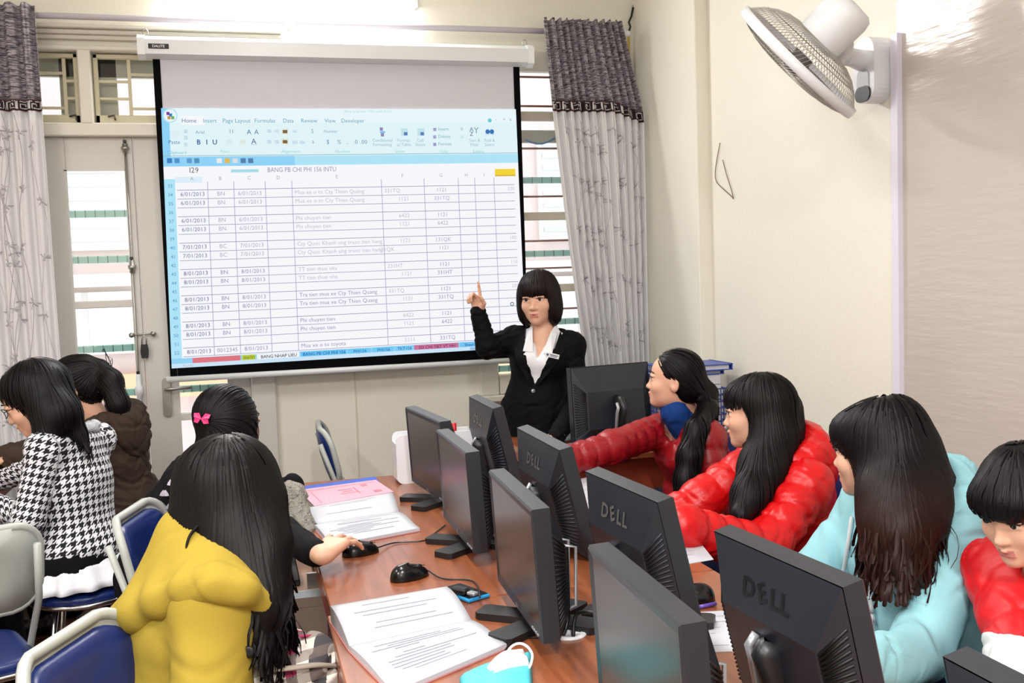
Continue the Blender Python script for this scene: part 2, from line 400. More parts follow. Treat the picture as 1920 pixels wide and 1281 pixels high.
# ================================================================ CURTAINS, ROD, LAMPS, PROJECTION SCREEN, FAN
YC = 5.36
def tweed_mat():
    m = mat('curtain_tweed', (116, 110, 118), .8); nt = m.node_tree; N = nt.nodes; b = N['Principled BSDF']
    tc = N.new('ShaderNodeTexCoord'); mp = N.new('ShaderNodeMapping'); mp.inputs['Scale'].default_value = (25, 25, 240)
    nt.links.new(tc.outputs['Object'], mp.inputs[0])
    n = N.new('ShaderNodeTexNoise'); n.inputs['Scale'].default_value = 1.0; n.inputs['Detail'].default_value = 2; nt.links.new(mp.outputs[0], n.inputs['Vector'])
    cr = N.new('ShaderNodeValToRGB'); cr.color_ramp.elements[0].position = .38; cr.color_ramp.elements[0].color = lin((66, 60, 70)); cr.color_ramp.elements[1].position = .62; cr.color_ramp.elements[1].color = lin((176, 170, 176))
    nt.links.new(n.outputs[0], cr.inputs[0]); nt.links.new(cr.outputs[0], b.inputs['Base Color']); return m
M_tweed = tweed_mat(); M_drape = mat('curtain_drape', (234, 233, 236), .7, bump=.08, bscale=300, sheen=.2)
def add_translucent(m, f):
    nt = m.node_tree; N = nt.nodes; b = N['Principled BSDF']; t = N.new('ShaderNodeBsdfTranslucent'); t.inputs[0].default_value = b.inputs['Base Color'].default_value; x = N.new('ShaderNodeMixShader'); x.inputs[0].default_value = f
    nt.links.new(b.outputs[0], x.inputs[1]); nt.links.new(t.outputs[0], x.inputs[2]); nt.links.new(x.outputs[0], N['Material Output'].inputs[0])
add_translucent(M_drape, .12)
M_maroon = mat('band_ground', (44, 30, 34), .8); M_key = mat('band_key', (214, 212, 212), .8); M_vine = mat('vine_print', (188, 185, 190), .8); M_vine2 = mat('vine_print_dark', (166, 162, 170), .8)
def curtain(label, edges, npl, band, dzf, seed, amp=.022):
    """edges: list of (z, x_left, x_right)"""
    rng = random.Random(seed); E_ = sorted(edges, key=lambda e: -e[0]); zz = np.array([e[0] for e in E_][::-1]); xl = np.array([e[1] for e in E_][::-1]); xr = np.array([e[2] for e in E_][::-1])
    ph = [rng.uniform(-.25, .25) for _ in range(npl+2)]
    def P(s, z, off=0.0):
        a = np.interp(z, zz, xl); b = np.interp(z, zz, xr)
        q = s*npl; k = int(min(max(q, 0), npl-1)); sw = q+.18*math.sin(2*math.pi*s*1.7+seed)
        y = YC-.047-amp*(.8+.3*ph[k])*math.sin(2*math.pi*sw)-.010*math.sin(4*math.pi*sw+1)
        return (float(a+(b-a)*(s+.30/npl/2/math.pi*math.cos(2*math.pi*sw))), float(y-off), float(z))
    zt, zbm = E_[0][0], E_[-1][0]; top, bot = band
    root = empty('curtain', ((xl[-1]+xr[-1])/2, YC, zbm), 0, label, 'curtain', 'curtains of the back wall')
    def sheet(name, zf0, zf1, nz, m, off=0.0):
        ns = npl*14; V = []; Q = []
        for i in range(nz+1):
            for j in range(ns+1):
                s = j/ns; z = zf0(s)+(zf1(s)-zf0(s))*i/nz; p = P(s, z, off); V.append((p[0]-root.location[0], p[1]-root.location[1], p[2]-root.location[2]))
        for i in range(nz):
            for j in range(ns): a = i*(ns+1)+j; Q.append((a, a+ns+1, a+ns+2, a+1))
        me = fastmesh(name, V, Q); o = link(name, me, m, root)
        sd = o.modifiers.new('thick', 'SOLIDIFY'); sd.thickness = .003; sd.offset = -1; return o
    sheet('heading', lambda s: zt+.012*abs(math.sin(math.pi*npl*s)), lambda s: top+dzf(s), 14, M_tweed)
    bn = sheet('border_band', lambda s: top+dzf(s), lambda s: bot+dzf(s), 3, M_maroon)
    dr = sheet('drape', lambda s: bot+dzf(s), lambda s: zbm, 34, M_drape)
    def ribbon(mb, pts, wd, off, nsub=3):
        """pts in (s,z); flat ribbon laid on the cloth"""
        W = lambda s, z: Vector(P(s, z, off))-root.location
        pp = []
        for a, b in zip(pts[:-1], pts[1:]):
            for k in range(nsub): pp.append((a[0]+(b[0]-a[0])*k/nsub, a[1]+(b[1]-a[1])*k/nsub))
        pp.append(pts[-1]); L = [W(*p) for p in pp]; V = []
        for i, p in enumerate(L):
            t = (L[min(i+1, len(L)-1)]-L[max(i-1, 0)]).normalized(); u = t.cross(Vector((0, 1, 0)))
            u = u.normalized() if u.length > .2 else Vector((0, 0, 1)); V += [p-u*wd/2, p+u*wd/2]
        mb.add(V, [(2*i, 2*i+1, 2*i+3, 2*i+2) for i in range(len(L)-1)])
    wtop = float(np.interp(top, zz, xr)-np.interp(top, zz, xl)); bh = top-bot; nk = max(2, round(wtop/(bh*.95))); mb = MB()
    for k in range(nk):
        s0 = (k+.08)/nk; sw = .80/nk; g = lambda u, v: (s0+u*sw, bot+bh*(.16+.68*v)+dzf(s0+u*sw))
        ribbon(mb, [g(*q) for q in ((0, 0), (0, 1), (1, 1), (1, .12), (.32, .12), (.32, .68), (.7, .68), (.7, .4))], bh*.09, .0016)
        ribbon(mb, [g(1.12, 0), g(1.2, 1)], bh*.07, .0016)
    e = MB()
    for q in (.03, .97): ribbon(e, [(i/40, bot+bh*q+dzf(i/40)) for i in range(41)], bh*.05, .0014, 2)
    mb.build('key_motifs', M_key, bn); e.build('band_edging', mat('band_edge', (120, 62, 66), .8), bn)
    v1 = MB(); v2 = MB()
    for k in range(npl+3):
        s = rng.uniform(.03, .97); z = bot-rng.uniform(0, .15); pts = []; a = rng.uniform(0, 6)
        while z > zbm+.1:
            pts.append((min(.985, max(.015, s+.035*math.sin(a+z*9))), z)); z -= .03
        ribbon(v1 if k % 2 else v2, pts, .0028, .0016, 2)
        for (ss, z2) in pts[3::9]:
            for q in range(rng.randint(5, 8)):
                an = rng.uniform(0, 6.28); L_ = rng.uniform(.012, .035); ds = L_*math.cos(an)/max(wtop, .1)
                s1 = min(.985, max(.015, ss+ds)); ribbon(v2 if q % 2 else v1, [(ss, z2), (s1, z2+L_*math.sin(an))], .0055, .0018, 2)
    v1.build('vine_print', M_vine, dr); v2.build('leaf_print', M_vine2, dr)
    return root
def ce(y, a, b): p = PY(a, y, YC); q = PY(b, y, YC); return (float((p[2]+q[2])/2), float(p[0]), float(q[0]))
ed = [ce(43, 1012, 1158), ce(120, 1020, 1176), ce(195, 1028, 1194), ce(228, 1031, 1199), ce(400, 1052, 1203), ce(560, 1073, 1206), ce(690, 1092, 1209)]
ed.append((.06, ed[-1][1]+.22, 2.20))
zt_, zb_ = float(PY(1080, 192, YC)[2]), float(PY(1080, 212, YC)[2])
curtain('grey patterned curtain with a dark tweed top gathered beside the window', ed, 11, (zt_, zb_), lambda s: 0 if s < .7 else -.06*(s-.7)/.3, 3)
xL = float(PY(66, 15, YC)[0])
zl0, zl1 = float(PY(40, 190, YC)[2]), float(PY(40, 211, YC)[2])
curtain('grey patterned curtain with a dark tweed top hanging left of the glazed door', [(float(PY(40, 14, YC)[2]), xL-.62, xL), (1.6, xL-.60, xL+.012), (.06, xL-.60, xL+.03)], 9, (zl0, zl1), lambda s: 0, 8)
# rod
zr_ = float(PY(545, 42, YC)[2])+.0
rt = empty('curtain_rod', (.5, YC+.018, zr_), 0, 'long white curtain rod with ball ends above the projection screen', 'curtain rod')
r1 = MB(); xe = float(PY(1150, 60, YC)[0])
r1.tube([(-2.2, 0, .0), (xe-.5+.02, 0, 0)], .0155, 12); r1.build('rod', mat('rod_paint', (204, 200, 210), .35), rt)
for xx in (xe-.5+.05, -2.23):
    Mx = Matrix.Translation((xx, 0, 0)) @ Matrix.Rotation(math.pi/2, 4, 'Y')
    MB().lathe([(.012, -.06), (.02, -.045), (.02, -.04), (.012, -.035), (.028, -.02), (.034, 0), (.028, .02), (.014, .032), (.018, .04), (.014, .055)], 16, Mx).build('finial', M_wplast, rt)
xk = float(PY(545, 42, YC)[0])-.5
q = MB(); q.tube([(xk, .01, 0), (xk, YB-YC-.018, 0)], .010, 10); q.lathe([(.02, -.022), (.028, -.014), (.028, .014), (.02, .022)], 16, Matrix.Translation((xk, 0, 0)) @ Matrix.Rotation(math.pi/2, 4, 'Y')); q.box((xk, .0, -.045), (.012, .01, .03), bev=.003)
q.build('bracket', M_wplast, rt)
# cable by the corner
cb = empty('wall_cable', PY(1180, 70, YB-.02), 0, 'short taped cable in black and yellow hanging from the wall in the upper corner', 'cable')
c0 = Vector(PY(1180, 70, YB-.02))
MB().tube([Vector(PY(x, y, YB-.02))-c0 for x, y in ((1187, 14), (1184, 30), (1179, 42), (1182, 50), (1178, 62))], .006, 6).build('black_sleeve', M_black, cb)
MB().tube([Vector(PY(x, y, YB-.02))-c0 for x, y in ((1178, 62), (1179, 90), (1180, 150), (1181, 220))], .006, 6).build('yellow_lead', mat('yellow_wire', (206, 168, 40), .5), cb)
MB().lathe([(.006, -.008), (.01, -.004), (.01, .004), (.005, .009)], 10, Matrix.Translation(Vector(PY(1188, 12, YB-.01))-c0)).build('hook', M_steel, cb)
# loose thin wire on the pilaster
wl = MB(); pts = [(1337, 268), (1331, 300), (1328, 325), (1331, 342), (1345, 356), (1358, 368), (1362, 372), (1358, 355), (1350, 330), (1342, 300)]
ww = catmull([PX(x+13, y, XR-.006) for x, y in pts], 4); wl.tube(ww, .0022, 5)
tag(wl.build('loose_wire', mat('brown_wire', (120, 98, 78), .6)), 'thin loose wire looping down the bare wall left of the fan', 'wire')
# wall lamp above the screen
x0, x1 = float(PY(302, 5, 5.45)[0]), float(PY(783, 8, 5.45)[0]); zl = float(PY(540, 13, 5.45)[2])
lp = empty('tube_lamp', ((x0+x1)/2, 5.46, zl+.03), 0, 'bright fluorescent tube lamp on the wall above the projection screen', 'lamp')
wdt = x1-x0
MB().box((0, .005, .035), (wdt, .05, .07), bev=.008).build('housing', M_wplast, lp)
MB().tube([(-wdt/2+.03, -.045, .0), (wdt/2-.03, -.045, .0)], .014, 12).build('tube', emis('tube_glow', (255, 252, 244), 60), lp)
for sx in (-1, 1): MB().box((sx*(wdt/2-.016), -.035, .0), (.028, .05, .055), bev=.006).build('end_holder', M_wplast, lp)
for k, (tx, ty) in enumerate(TUBES):
    lp = empty('ceiling_lamp', (tx, ty, HC), 0, ['fluorescent tube lamp on the ceiling above the right bench', 'fluorescent tube lamp on the ceiling behind the photographer at right', 'fluorescent tube lamp on the ceiling above the left bench', 'fluorescent tube lamp on the ceiling behind the photographer at left'][k], 'lamp', 'ceiling tube lamps')
    MB().box((0, 0, -.03), (.10, 1.28, .06), bev=.01).build('housing', M_wplast, lp)
    MB().tube([(0, -.6, -.085), (0, .6, -.085)], .014, 10).build('tube', emis('tube_glow_2', (255, 252, 244), 12), lp)
    for s in (-1, 1): MB().box((0, s*.61, -.075), (.04, .03, .05), bev=.006).build('end_holder', M_wplast, lp)
# ------------------------------------------------------------ projection screen
YS = 5.33
def SP(x, y, off=0.0): return PY(x, y, YS-off)
a = SP(266, 92); b = SP(991, 106)
zc = float((a[2]+b[2])/2); scx = float((a[0]+b[0])/2); scw = float(b[0]-a[0])
ps = empty('projection_screen', (scx, YS, zc), 0, 'pull-down projection screen showing a spreadsheet', 'screen')
O_ = np.array([scx, YS, zc])
M_case = mat('screen_case', (222, 226, 230), .3)
cs = MB().prism([(-.045, -.035), (.0, -.052), (.045, -.035), (.05, .02), (.03, .052), (-.02, .055), (-.045, .035)], lambda y, z, t: (t, y, z), -scw/2, scw/2).build('case', M_case, ps)
for s in (-1, 1):
    MB().prism([(-.05, -.04), (.0, -.058), (.05, -.04), (.055, .02), (.035, .057), (-.02, .06), (-.05, .04)], lambda y, z, t: (t, y, z), s*scw/2-.018, s*scw/2+.018).build('end_cap', M_wplast, ps)
    MB().tube([(s*(scw/2-.02)+.012*math.cos(t), 0, .075+.018*math.sin(t)) for t in np.linspace(0, 6.28, 13)[:-1]], .003, 6, closed=True).build('hanging_hook', M_steel, ps)
def screen_poly(name, pts, m, off=0.0, par=ps):
    V = [np.array(SP(x, y, off))-O_ for x, y in pts]; return MB().add(V, [tuple(range(len(V)))]).build(name, m, par)
# fabric: real slab with thickness
fl_, fr_ = float((SP(289, 110)[0]+SP(316, 700)[0])/2-scx), float((SP(974, 122)[0]+SP(989, 600)[0])/2-scx)
fb_ = float((SP(318, 706)[2]+SP(925, 675)[2])/2-zc)
MB().box(((fl_+fr_)/2, .006, (fb_-.05)/2), (fr_-fl_, .004, -fb_-.05+.0)).build('fabric', mat('screen_fabric', (206, 206, 216), .85), ps)
M_bord = mat('screen_border', (6, 6, 9), .85, spec=.08)
iw = .034
bd = MB()
bd.box((fl_+iw/2, .002, (fb_-.05)/2), (iw, .003, -fb_-.05)); bd.box((fr_-iw/2, .002, (fb_-.05)/2), (iw, .003, -fb_-.05)); bd.box(((fl_+fr_)/2, .002, fb_+.035), (fr_-fl_-2*iw-.002, .003, .07))
bd.build('border', M_bord, ps)
MB().tube([(fl_-.02, .006, fb_-.012), (fr_+.02, .006, fb_-.012)], .016, 12).build('bottom_bar', M_case, ps)
pla = MB(); pc = np.array(PY(297, 86, YS-.052))-O_
MB().box((float(pc[0]), -.0455, float(pc[2])), (.095, .006, .024), bev=.002).build('name_plate', M_black, ps)
def flat_text(mb, s, fn, h, x=0, y=0, bold=0.0, align='l', maxw=None, sx=1.0):
    V, Fs = text_mesh(s, bold)
    if not V: return
    X0, X1 = min(v[0] for v in V), max(v[0] for v in V); k = h*1.38; wd = (X1-X0)*k*sx
    kx = k*sx*(maxw/wd if maxw and wd > maxw else 1); wd = (X1-X0)*kx
    ox = x-(wd/2 if align == 'c' else wd if align == 'r' else 0)-X0*kx
    mb.add([fn(ox+v[0]*kx, y+v[1]*k) for v in V], Fs)
t = MB(); flat_text(t, 'DALITE', lambda u, v: (float(pc[0])+u, -.0490, float(pc[2])+v), .013, 0, -.0062, .01, 'c', .082); t.build('plate_lettering', mat('plate_print', (230, 230, 230), .6), ps)
# the projected picture: u across 0..1, v down 0..1
TLc, TRc, BLc, BRc = (np.array(SP(*p))-O_ for p in ((302, 203), (967, 205), (322, 691), (986, 651)))
def PU(u, v, off=0.0):
    p = (TLc*(1-u)+TRc*u)*(1-v)+(BLc*(1-u)+BRc*u)*v; return (float(p[0]), float(p[1])-.002-off, float(p[2]))
def inv(x, y):
    """photo pixel on the picture -> (u,v)"""
    p = np.array(SP(x, y))-O_; u = v = .5
    for _ in range(12):
        L_ = TLc*(1-v)+BLc*v; R2 = TRc*(1-v)+BRc*v; u = (p[0]-L_[0])/(R2[0]-L_[0])
        T_ = TLc*(1-u)+TRc*u; B_ = BLc*(1-u)+BRc*u; v = (p[2]-T_[2])/(B_[2]-T_[2])
    return float(u), float(v)
def pe(name, c, st=1.0): return emis('proj_'+name, c, st)
W_ = pe('white', (250, 251, 255), 1.0)
pic = MB().add([PU(u, v) for u, v in ((0, 0), (1, 0), (1, 1), (0, 1))], [(0, 3, 2, 1)]).build('projected_picture', W_, ps)
LAY = {}
def lay(c):
    if c not in LAY: LAY[c] = MB()
    return LAY[c]
def prect(x0, y0, x1, y1, c, off=.0006):
    """axis-aligned rectangle given by photo pixels, mapped into the picture's own frame"""
    u0, v0 = inv(x0, y0); u1, v1 = inv(x1, y1)
    lay(c).add([PU(u0, v0, off), PU(u1, v0, off), PU(u1, v1, off), PU(u0, v1, off)], [(0, 3, 2, 1)])
def uvrect(u0, v0, u1, v1, c, off=.0006):
    lay(c).add([PU(u0, v0, off), PU(u1, v0, off), PU(u1, v1, off), PU(u0, v1, off)], [(0, 3, 2, 1)])
AS = .70                                            # picture height / width
def ptext(s, x, y, hpx, c, align='l', maxpx=None, bold=0.0):
    u, v = inv(x, y); h = hpx/668
    flat_text(lay(c), s, lambda a, b: PU(a, v-b/AS, .0014), h, u, 0, bold, align, maxpx/668 if maxpx else None)
cy1, cy2, cy3 = (206, 246, 252), (178, 232, 252), (146, 214, 250)
uvrect(0, 0, 1, .055, (236, 250, 254)); uvrect(0, .055, 1, .18, (228, 248, 252)); uvrect(0, 0, .02, .19, cy3, .0007)
uvrect(.052, .030, .112, .064, (250, 252, 255), .0008); uvrect(.0, .185, 1, .222, cy2); uvrect(0, .185, .35, .222, cy3, .0007)
uvrect(0, .18, 1, .183, (150, 196, 206), .0008); uvrect(.0, .27, .028, 1, cy2, .0006); uvrect(.028, .262, .10, .285, (226, 242, 252), .0006)
for (x, s) in ((355, 'Home'), (394, 'Insert'), (444, 'Page Layout'), (497, 'Formulas'), (541, 'Data'), (580, 'Review'), (619, 'View'), (662, 'Developer')):
    ptext(s, x, 230, 7.5, (90, 160, 190) if x > 360 else (60, 110, 150), 'c')
ptext('Bang tong hop - Microsoft Excel', 690, 211, 5, (170, 224, 230), 'c')
# round button, ribbon icons
def pdisc(x, y, r, c, off=.001, n=20):
    u, v = inv(x, y); lay(c).add([PU(u+r/668*math.cos(k*2*math.pi/n), v+r/668/AS*math.sin(k*2*math.pi/n), off) for k in range(n)], [tuple(range(n))[::-1]])
pdisc(319, 217, 13, (190, 226, 244), .0009); pdisc(319, 217, 11, (236, 250, 254), .001)
for dx, dy, c in ((-4, -4, (120, 70, 150)), (1, -1, (70, 130, 200)), (-2, 4, (206, 150, 70)), (5, 4, (120, 180, 90))): prect(319+dx-3, 217+dy-3, 319+dx+3, 217+dy+3, c, .0012)
ptext('Paste', 327, 270, 7, (70, 130, 180), 'c'); prect(320, 244, 336, 260, (222, 232, 240)); ptext('Clipboard', 332, 289, 6, (120, 196, 214), 'c')
for y in (247, 259, 272): prect(345, y-4, 352, y+3, (90, 140, 180))
ptext('Arial', 375, 251, 6, (120, 160, 180), 'c'); ptext('11', 434, 250, 7, (110, 130, 150), 'c')
for i, (s, x) in enumerate((('B', 373), ('I', 388), ('U', 403))): ptext(s, x, 271, 9, (60, 100, 150), 'c', bold=.02)
for x, s in ((467, 'A'), (481, 'A')): ptext(s, x, 252, 9, (70, 120, 160), 'c')
prect(424, 262, 436, 271, (190, 210, 216)); prect(449, 262, 461, 271, (222, 214, 160)); ptext('A', 476, 270, 10, (80, 90, 140), 'c'); prect(470, 270, 482, 272, (140, 60, 170))
for x in (505, 519): prect(x-4, 243, x+4, 249, (110, 150, 200)); prect(x-4, 263, x+4, 270, (100, 140, 200))
for y in (247, 266): prect(528, y-6, 541, y+5, (224, 190, 100)); prect(530, y-3, 539, y+3, (130, 100, 60), .0010)
for x in (553, 567): prect(x-5, 264, x+5, 270, (90, 140, 210))
prect(549, 244, 557, 249, (110, 160, 210)); ptext('Number', 620, 249, 5.5, (140, 170, 190), 'c')
for x, s in ((586, 'S'), (587, 'a')): ptext(s, x, 250 if x == 586 else 269, 8, (140, 170, 180), 'c')
for x, s in ((615, '$'), (636, '%'), (651, ','), (667, '.0'), (682, '.00')): ptext(s, x, 270, 8, (110, 150, 180), 'c')
for x, s in ((422, 'Font'), (545, 'Alignment'), (643, 'Number'), (750, 'Styles'), (832, 'Cells'), (897, 'Editing')): ptext(s, x, 287, 6, (150, 214, 220), 'c')
for x, s1, s2 in ((717, 'Conditional', 'Formatting'), (757, 'Format', 'as Table'), (788, 'Cell', 'Styles'), (890, 'Sort &', 'Filter'), (918, 'Find &', 'Select')):
    ptext(s1, x, 266, 6, (150, 190, 200), 'c'); ptext(s2, x, 274, 6, (150, 190, 200), 'c')
prect(712, 239, 718, 245, (110, 70, 160)); prect(712, 246, 722, 250, (90, 170, 230)); prect(714, 250, 720, 256, (110, 70, 160))
for x in (757, 788): prect(x-6, 241, x+8, 255, (186, 224, 230)); prect(x, 248, x+7, 254, (90, 130, 190), .001)
for y, s in ((243, 'Insert'), (257, 'Delete'), (271, 'Format')): ptext(s, 822, y+2, 6.5, (130, 180, 190)); prect(812, y-3, 818, y+3, (130, 110, 190))
for x in (865,): prect(x-2, 239, x+3, 245, (90, 100, 130)); prect(x-2, 254, x+4, 260, (130, 190, 170))
ptext('A', 884, 247, 9, (80, 130, 160), 'c'); ptext('Z', 884, 255, 8, (70, 80, 120), 'c'); ptext('Y', 893, 250, 12, (120, 150, 170), 'c')
for x in (914, 922): pdisc(x, 247, 4.5, (60, 120, 190)); prect(x-4, 247, x+4, 253, (60, 120, 190))
pdisc(918, 226, 4, (110, 210, 214)); 
for x, s in ((930, '-'), (945, '='), (957, 'x')): ptext(s, x, 227, 7, (130, 170, 180), 'c')
for i, x in enumerate((318, 332, 355, 369, 411, 426, 441, 456, 470)): prect(x-5, 297, x+5, 306, ((70, 130, 200), (90, 150, 210), (100, 160, 210), (90, 150, 190), (236, 240, 244), (226, 190, 90), (220, 226, 236), (90, 130, 180), (90, 130, 180))[i], .0012)
ptext('I29', 364, 324, 10, (90, 96, 104), 'c'); prect(433, 318, 485, 323, (170, 224, 236)); ptext('BANG PB CHI PHI 156 INTU', 502, 323, 9, (150, 146, 176), maxpx=126)
# grid: column lines given at two heights, rows from 33 to 52
cols_top = [331, 389, 438, 497, 547, 715, 795, 859, 890, 926, 962]; v0, v1 = inv(331, 342)[1], .958
CU = []
for x in cols_top: CU.append(inv(x, 342)[0])
for u in CU[1:-1]: uvrect(u-.0009, v0, u+.0009, v1, (178, 172, 204), .001)
rv0 = inv(331, 357)[1]; nrow = 20; dv = (v1-rv0)/(nrow-1)
for k in range(nrow): v = rv0+k*dv; uvrect(CU[0], v-.0011, .985, v+.0011, (158, 152, 188) if k % 3 else (140, 136, 176), .001)
for k, s in enumerate('ABCDEFGHI'):
    u = (CU[k]+CU[k+1])/2; flat_text(lay((170, 172, 180)), s, lambda a, b: PU(a, inv(331, 339)[1]-b/AS, .0014), .010, u, 0, 0, 'c')
uvrect(CU[9]+.004, v0-.035, .99, v0-.005, (246, 216, 60), .0012); uvrect(CU[9]+.004, v0-.010, .99, v0-.005, (214, 176, 50), .0013)
rows = {34: ('6/01/2013', 'BN', '6/01/2013', 'Mua xe o to Cty Thien Quang', '331TQ', '1121', '330'), 35: ('6/01/2013', 'BN', '6/01/2013', 'Mua xe o to Cty Thien Quang', '1121', '331TQ', ''),
        37: ('6/01/2013', 'BN', '6/01/2013', 'Phi chuyen tien', '6422', '1121', ''), 38: ('6/01/2013', 'BN', '6/01/2013', 'Phi chuyen tien', '1121', '6422', ''),
        40: ('7/01/2013', 'BC', '7/01/2013', 'Cty Quoc Khanh ung truoc tien hang', '1121', '131QK', '100'), 41: ('7/01/2013', 'BC', '7/01/2013', 'Cty Quoc Khanh ung truoc tien hang', '131QK', '1121', ''),
        43: ('8/01/2013', 'BN', '8/01/2013', 'TT tien thue nha', '331HT', '1121', '110'), 44: ('8/01/2013', 'BN', '8/01/2013', 'TT tien thue nha', '1121', '331HT', ''),
        46: ('8/01/2013', 'BN', '8/01/2013', 'Tra tien mua xe Cty Thien Quang', '331TQ', '1121', '330'), 47: ('8/01/2013', 'BN', '8/01/2013', 'Tra tien mua xe Cty Thien Quang', '1121', '331TQ', ''),
        49: ('8/01/2013', 'BN', '8/01/2013', 'Phi chuyen tien', '6422', '1121', ''), 50: ('8/01/2013', 'BN', '8/01/2013', 'Phi chuyen tien', '1121', '6422', ''),
        52: ('8/01/2013', '0012345', '8/01/2013', 'Mua xe o to toyota', '2111', '331TQ', '')}
for k in range(nrow):
    n = 33+k; v = rv0+k*dv-.0105
    f = lambda a, b, v=v: PU(a, v-b/AS, .0014)
    flat_text(lay((110, 170, 210)), str(n), f, .0095, .015, 0, .01, 'c')
    if n in rows:
        r = rows[n]; dk = (112, 118, 156) if n < 43 else (96, 102, 150); md = (178, 176, 196) if n < 43 else (150, 148, 184); lt = (196, 194, 208)
        flat_text(lay(dk), r[0], f, .0115, (CU[0]+CU[1])/2, 0, 0, 'c'); flat_text(lay(md), r[1], f, .0115, (CU[1]+CU[2])/2, 0, 0, 'c')
        flat_text(lay(md), r[2], f, .0115, (CU[2]+CU[3])/2, 0, 0, 'c'); flat_text(lay(md if n > 45 else lt), r[3], f, .0115, CU[4]+.008, 0, 0, 'l', .24)
        flat_text(lay(lt), r[4], f, .0115, (CU[5]+.008) if r[4].startswith('331') or r[4].startswith('131') else (CU[5]+CU[6])/2, 0, 0, 'l' if r[4][0] in '3' else 'c')
        flat_text(lay(md), r[5], f, .0115, (CU[6]+CU[7])/2, 0, 0, 'c'); flat_text(lay(lt), r[6], f, .0105, .985, 0, 0, 'r')
pdisc(960, 570, 4, (90, 110, 120)); pdisc(960, 570, 2.5, (250, 252, 255), .0012)
# sheet tabs and status bar
uvrect(0, .963, 1, .983, (150, 214, 246), .0012); uvrect(0, .983, 1, 1, (206, 232, 250), .0012)
for x0, x1, c, s, tc in ((.055, .185, (226, 120, 130), '', None), (.185, .225, (196, 214, 70), 'NHATKY', (90, 110, 40)), (.225, .345, (246, 248, 252), 'BANG NHAP LIEU', (30, 40, 60)), (.345, .475, (110, 200, 246), 'BANG PB CHI PHI 156', (40, 100, 180)),
        (.475, .545, (120, 206, 248), 'PHI156', (40, 110, 190)), (.545, .61, (120, 206, 248), 'PHI156', (40, 110, 190)), (.61, .665, (130, 210, 248), 'TKT156', (40, 110, 190)), (.665, .80, (206, 120, 160), 'SO CHI TIET VT HH', (110, 40, 80)), (.80, .86, (120, 200, 246), 'Sheet1', (40, 100, 180)), (.86, 1., (120, 190, 244), 'BANG PB', (30, 80, 170))):
    uvrect(x0, .964, x1-.004, .984, c, .0015)
    if s: flat_text(lay(tc), s, lambda a, b: PU(a, .981-b/AS, .0022), .009, (x0+x1)/2, 0, .01, 'c', x1-x0-.01)
for x in (.83, .855, .88): uvrect(x, .987, x+.016, .998, (150, 190, 230), .0015)
flat_text(lay((80, 130, 200)), '100%', lambda a, b: PU(a, .997-b/AS, .0022), .008, .92, 0, 0, 'c')
flat_text(lay((190, 196, 216)), 'Ready', lambda a, b: PU(a, .997-b/AS, .0022), .008, .03, 0, 0, 'l')
for c, m_ in LAY.items(): 
    o = m_.build('projected_print', pe('%d_%d_%d' % c, c), pic); o['kind'] = 'stuff'
# ------------------------------------------------------------ wall fan
fnv = RV*-.64+UV_*-.66+fw*.42; fnv /= np.linalg.norm(fnv)
FC = PD(1497, 116, 3.5)
fan = empty('wall_fan', PX(1652, 130, XR), 0, 'white oscillating fan mounted high on the right wall', 'fan'); FO = np.array(fan.location)
ez = -fnv; ex = np.cross(np.array([0, 0, 1.0]), ez); ex /= np.linalg.norm(ex); ey = np.cross(ez, ex)
Mf = Matrix(((ex[0], ey[0], ez[0], FC[0]-FO[0]), (ex[1], ey[1], ez[1], FC[1]-FO[1]), (ex[2], ey[2], ez[2], FC[2]-FO[2]), (0, 0, 0, 1)))
RF = .255; M_wire = mat('fan_wire', (176, 172, 164), .35, metal=.3)
def dome(depth, inner, nw, name, sgn):
    g = MB()
    for k in range(nw):
        a = 2*math.pi*k/nw; pts = []
        for q in range(6):
            t = q/5; r = inner+(RF-inner)*t; z = sgn*(depth*(1-t**2.6)+.012); pts.append(Mf @ Vector((r*math.cos(a+.5*(1-t)*sgn), r*math.sin(a+.5*(1-t)*sgn), z)))
        g.tube(pts, .0011, 4, cap=False)
    for r in (inner, inner+(RF-inner)*.4, inner+(RF-inner)*.75):
        t = (r-inner)/(RF-inner); z = sgn*(depth*(1-t**2.6)+.012)
        g.tube([Mf @ Vector((r*math.cos(x), r*math.sin(x), z)) for x in np.linspace(0, 2*math.pi, 37)[:-1]], .0018, 4, closed=True)
    return g.build(name, M_wire, fan)
dome(.085, .06, 96, 'rear_guard', 1); dome(.035, .05, 96, 'front_guard', -1)
hp = MB(); V = []; n = 72; prof = [(RF-.003, -.017), (RF+.007, -.017), (RF+.009, .0), (RF+.007, .017), (RF-.003, .017)]
for r, z in prof:
    for k in range(n): V.append(Mf @ Vector((r*math.cos(2*math.pi*k/n), r*math.sin(2*math.pi*k/n), z)))
hp.add(V, [(i*n+k, i*n+(k+1) % n, ((i+1) % 5)*n+(k+1) % n, ((i+1) % 5)*n+k) for i in range(5) for k in range(n)], 0, True)
hp.build('guard_ring', M_wplast, fan)
M_blade = mat('fan_blade', (142, 140, 136), .4)
for k in range(3):
    V = []; nn = 9
    for i in range(nn):
        r = .03+.185*i/(nn-1); wdt_ = .30+.62*math.sin(min(1, i/(nn-1)*1.25)*math.pi*.55)
        for q in (-1, 0, 1):
            a = k*2*math.pi/3+.3+q*wdt_*.5*(1 if i < nn-1 else .85)
            V.append(Mf @ Vector((r*math.cos(a), r*math.sin(a), -.012+q*.022*(1-.3*i/(nn-1)))))
    o = MB().add(V, [(i*3+q, i*3+q+1, i*3+q+4, i*3+q+3) for i in range(nn-1) for q in range(2)], 0, True).build('blade', M_blade, fan)
    o.modifiers.new('thick', 'SOLIDIFY').thickness = .003
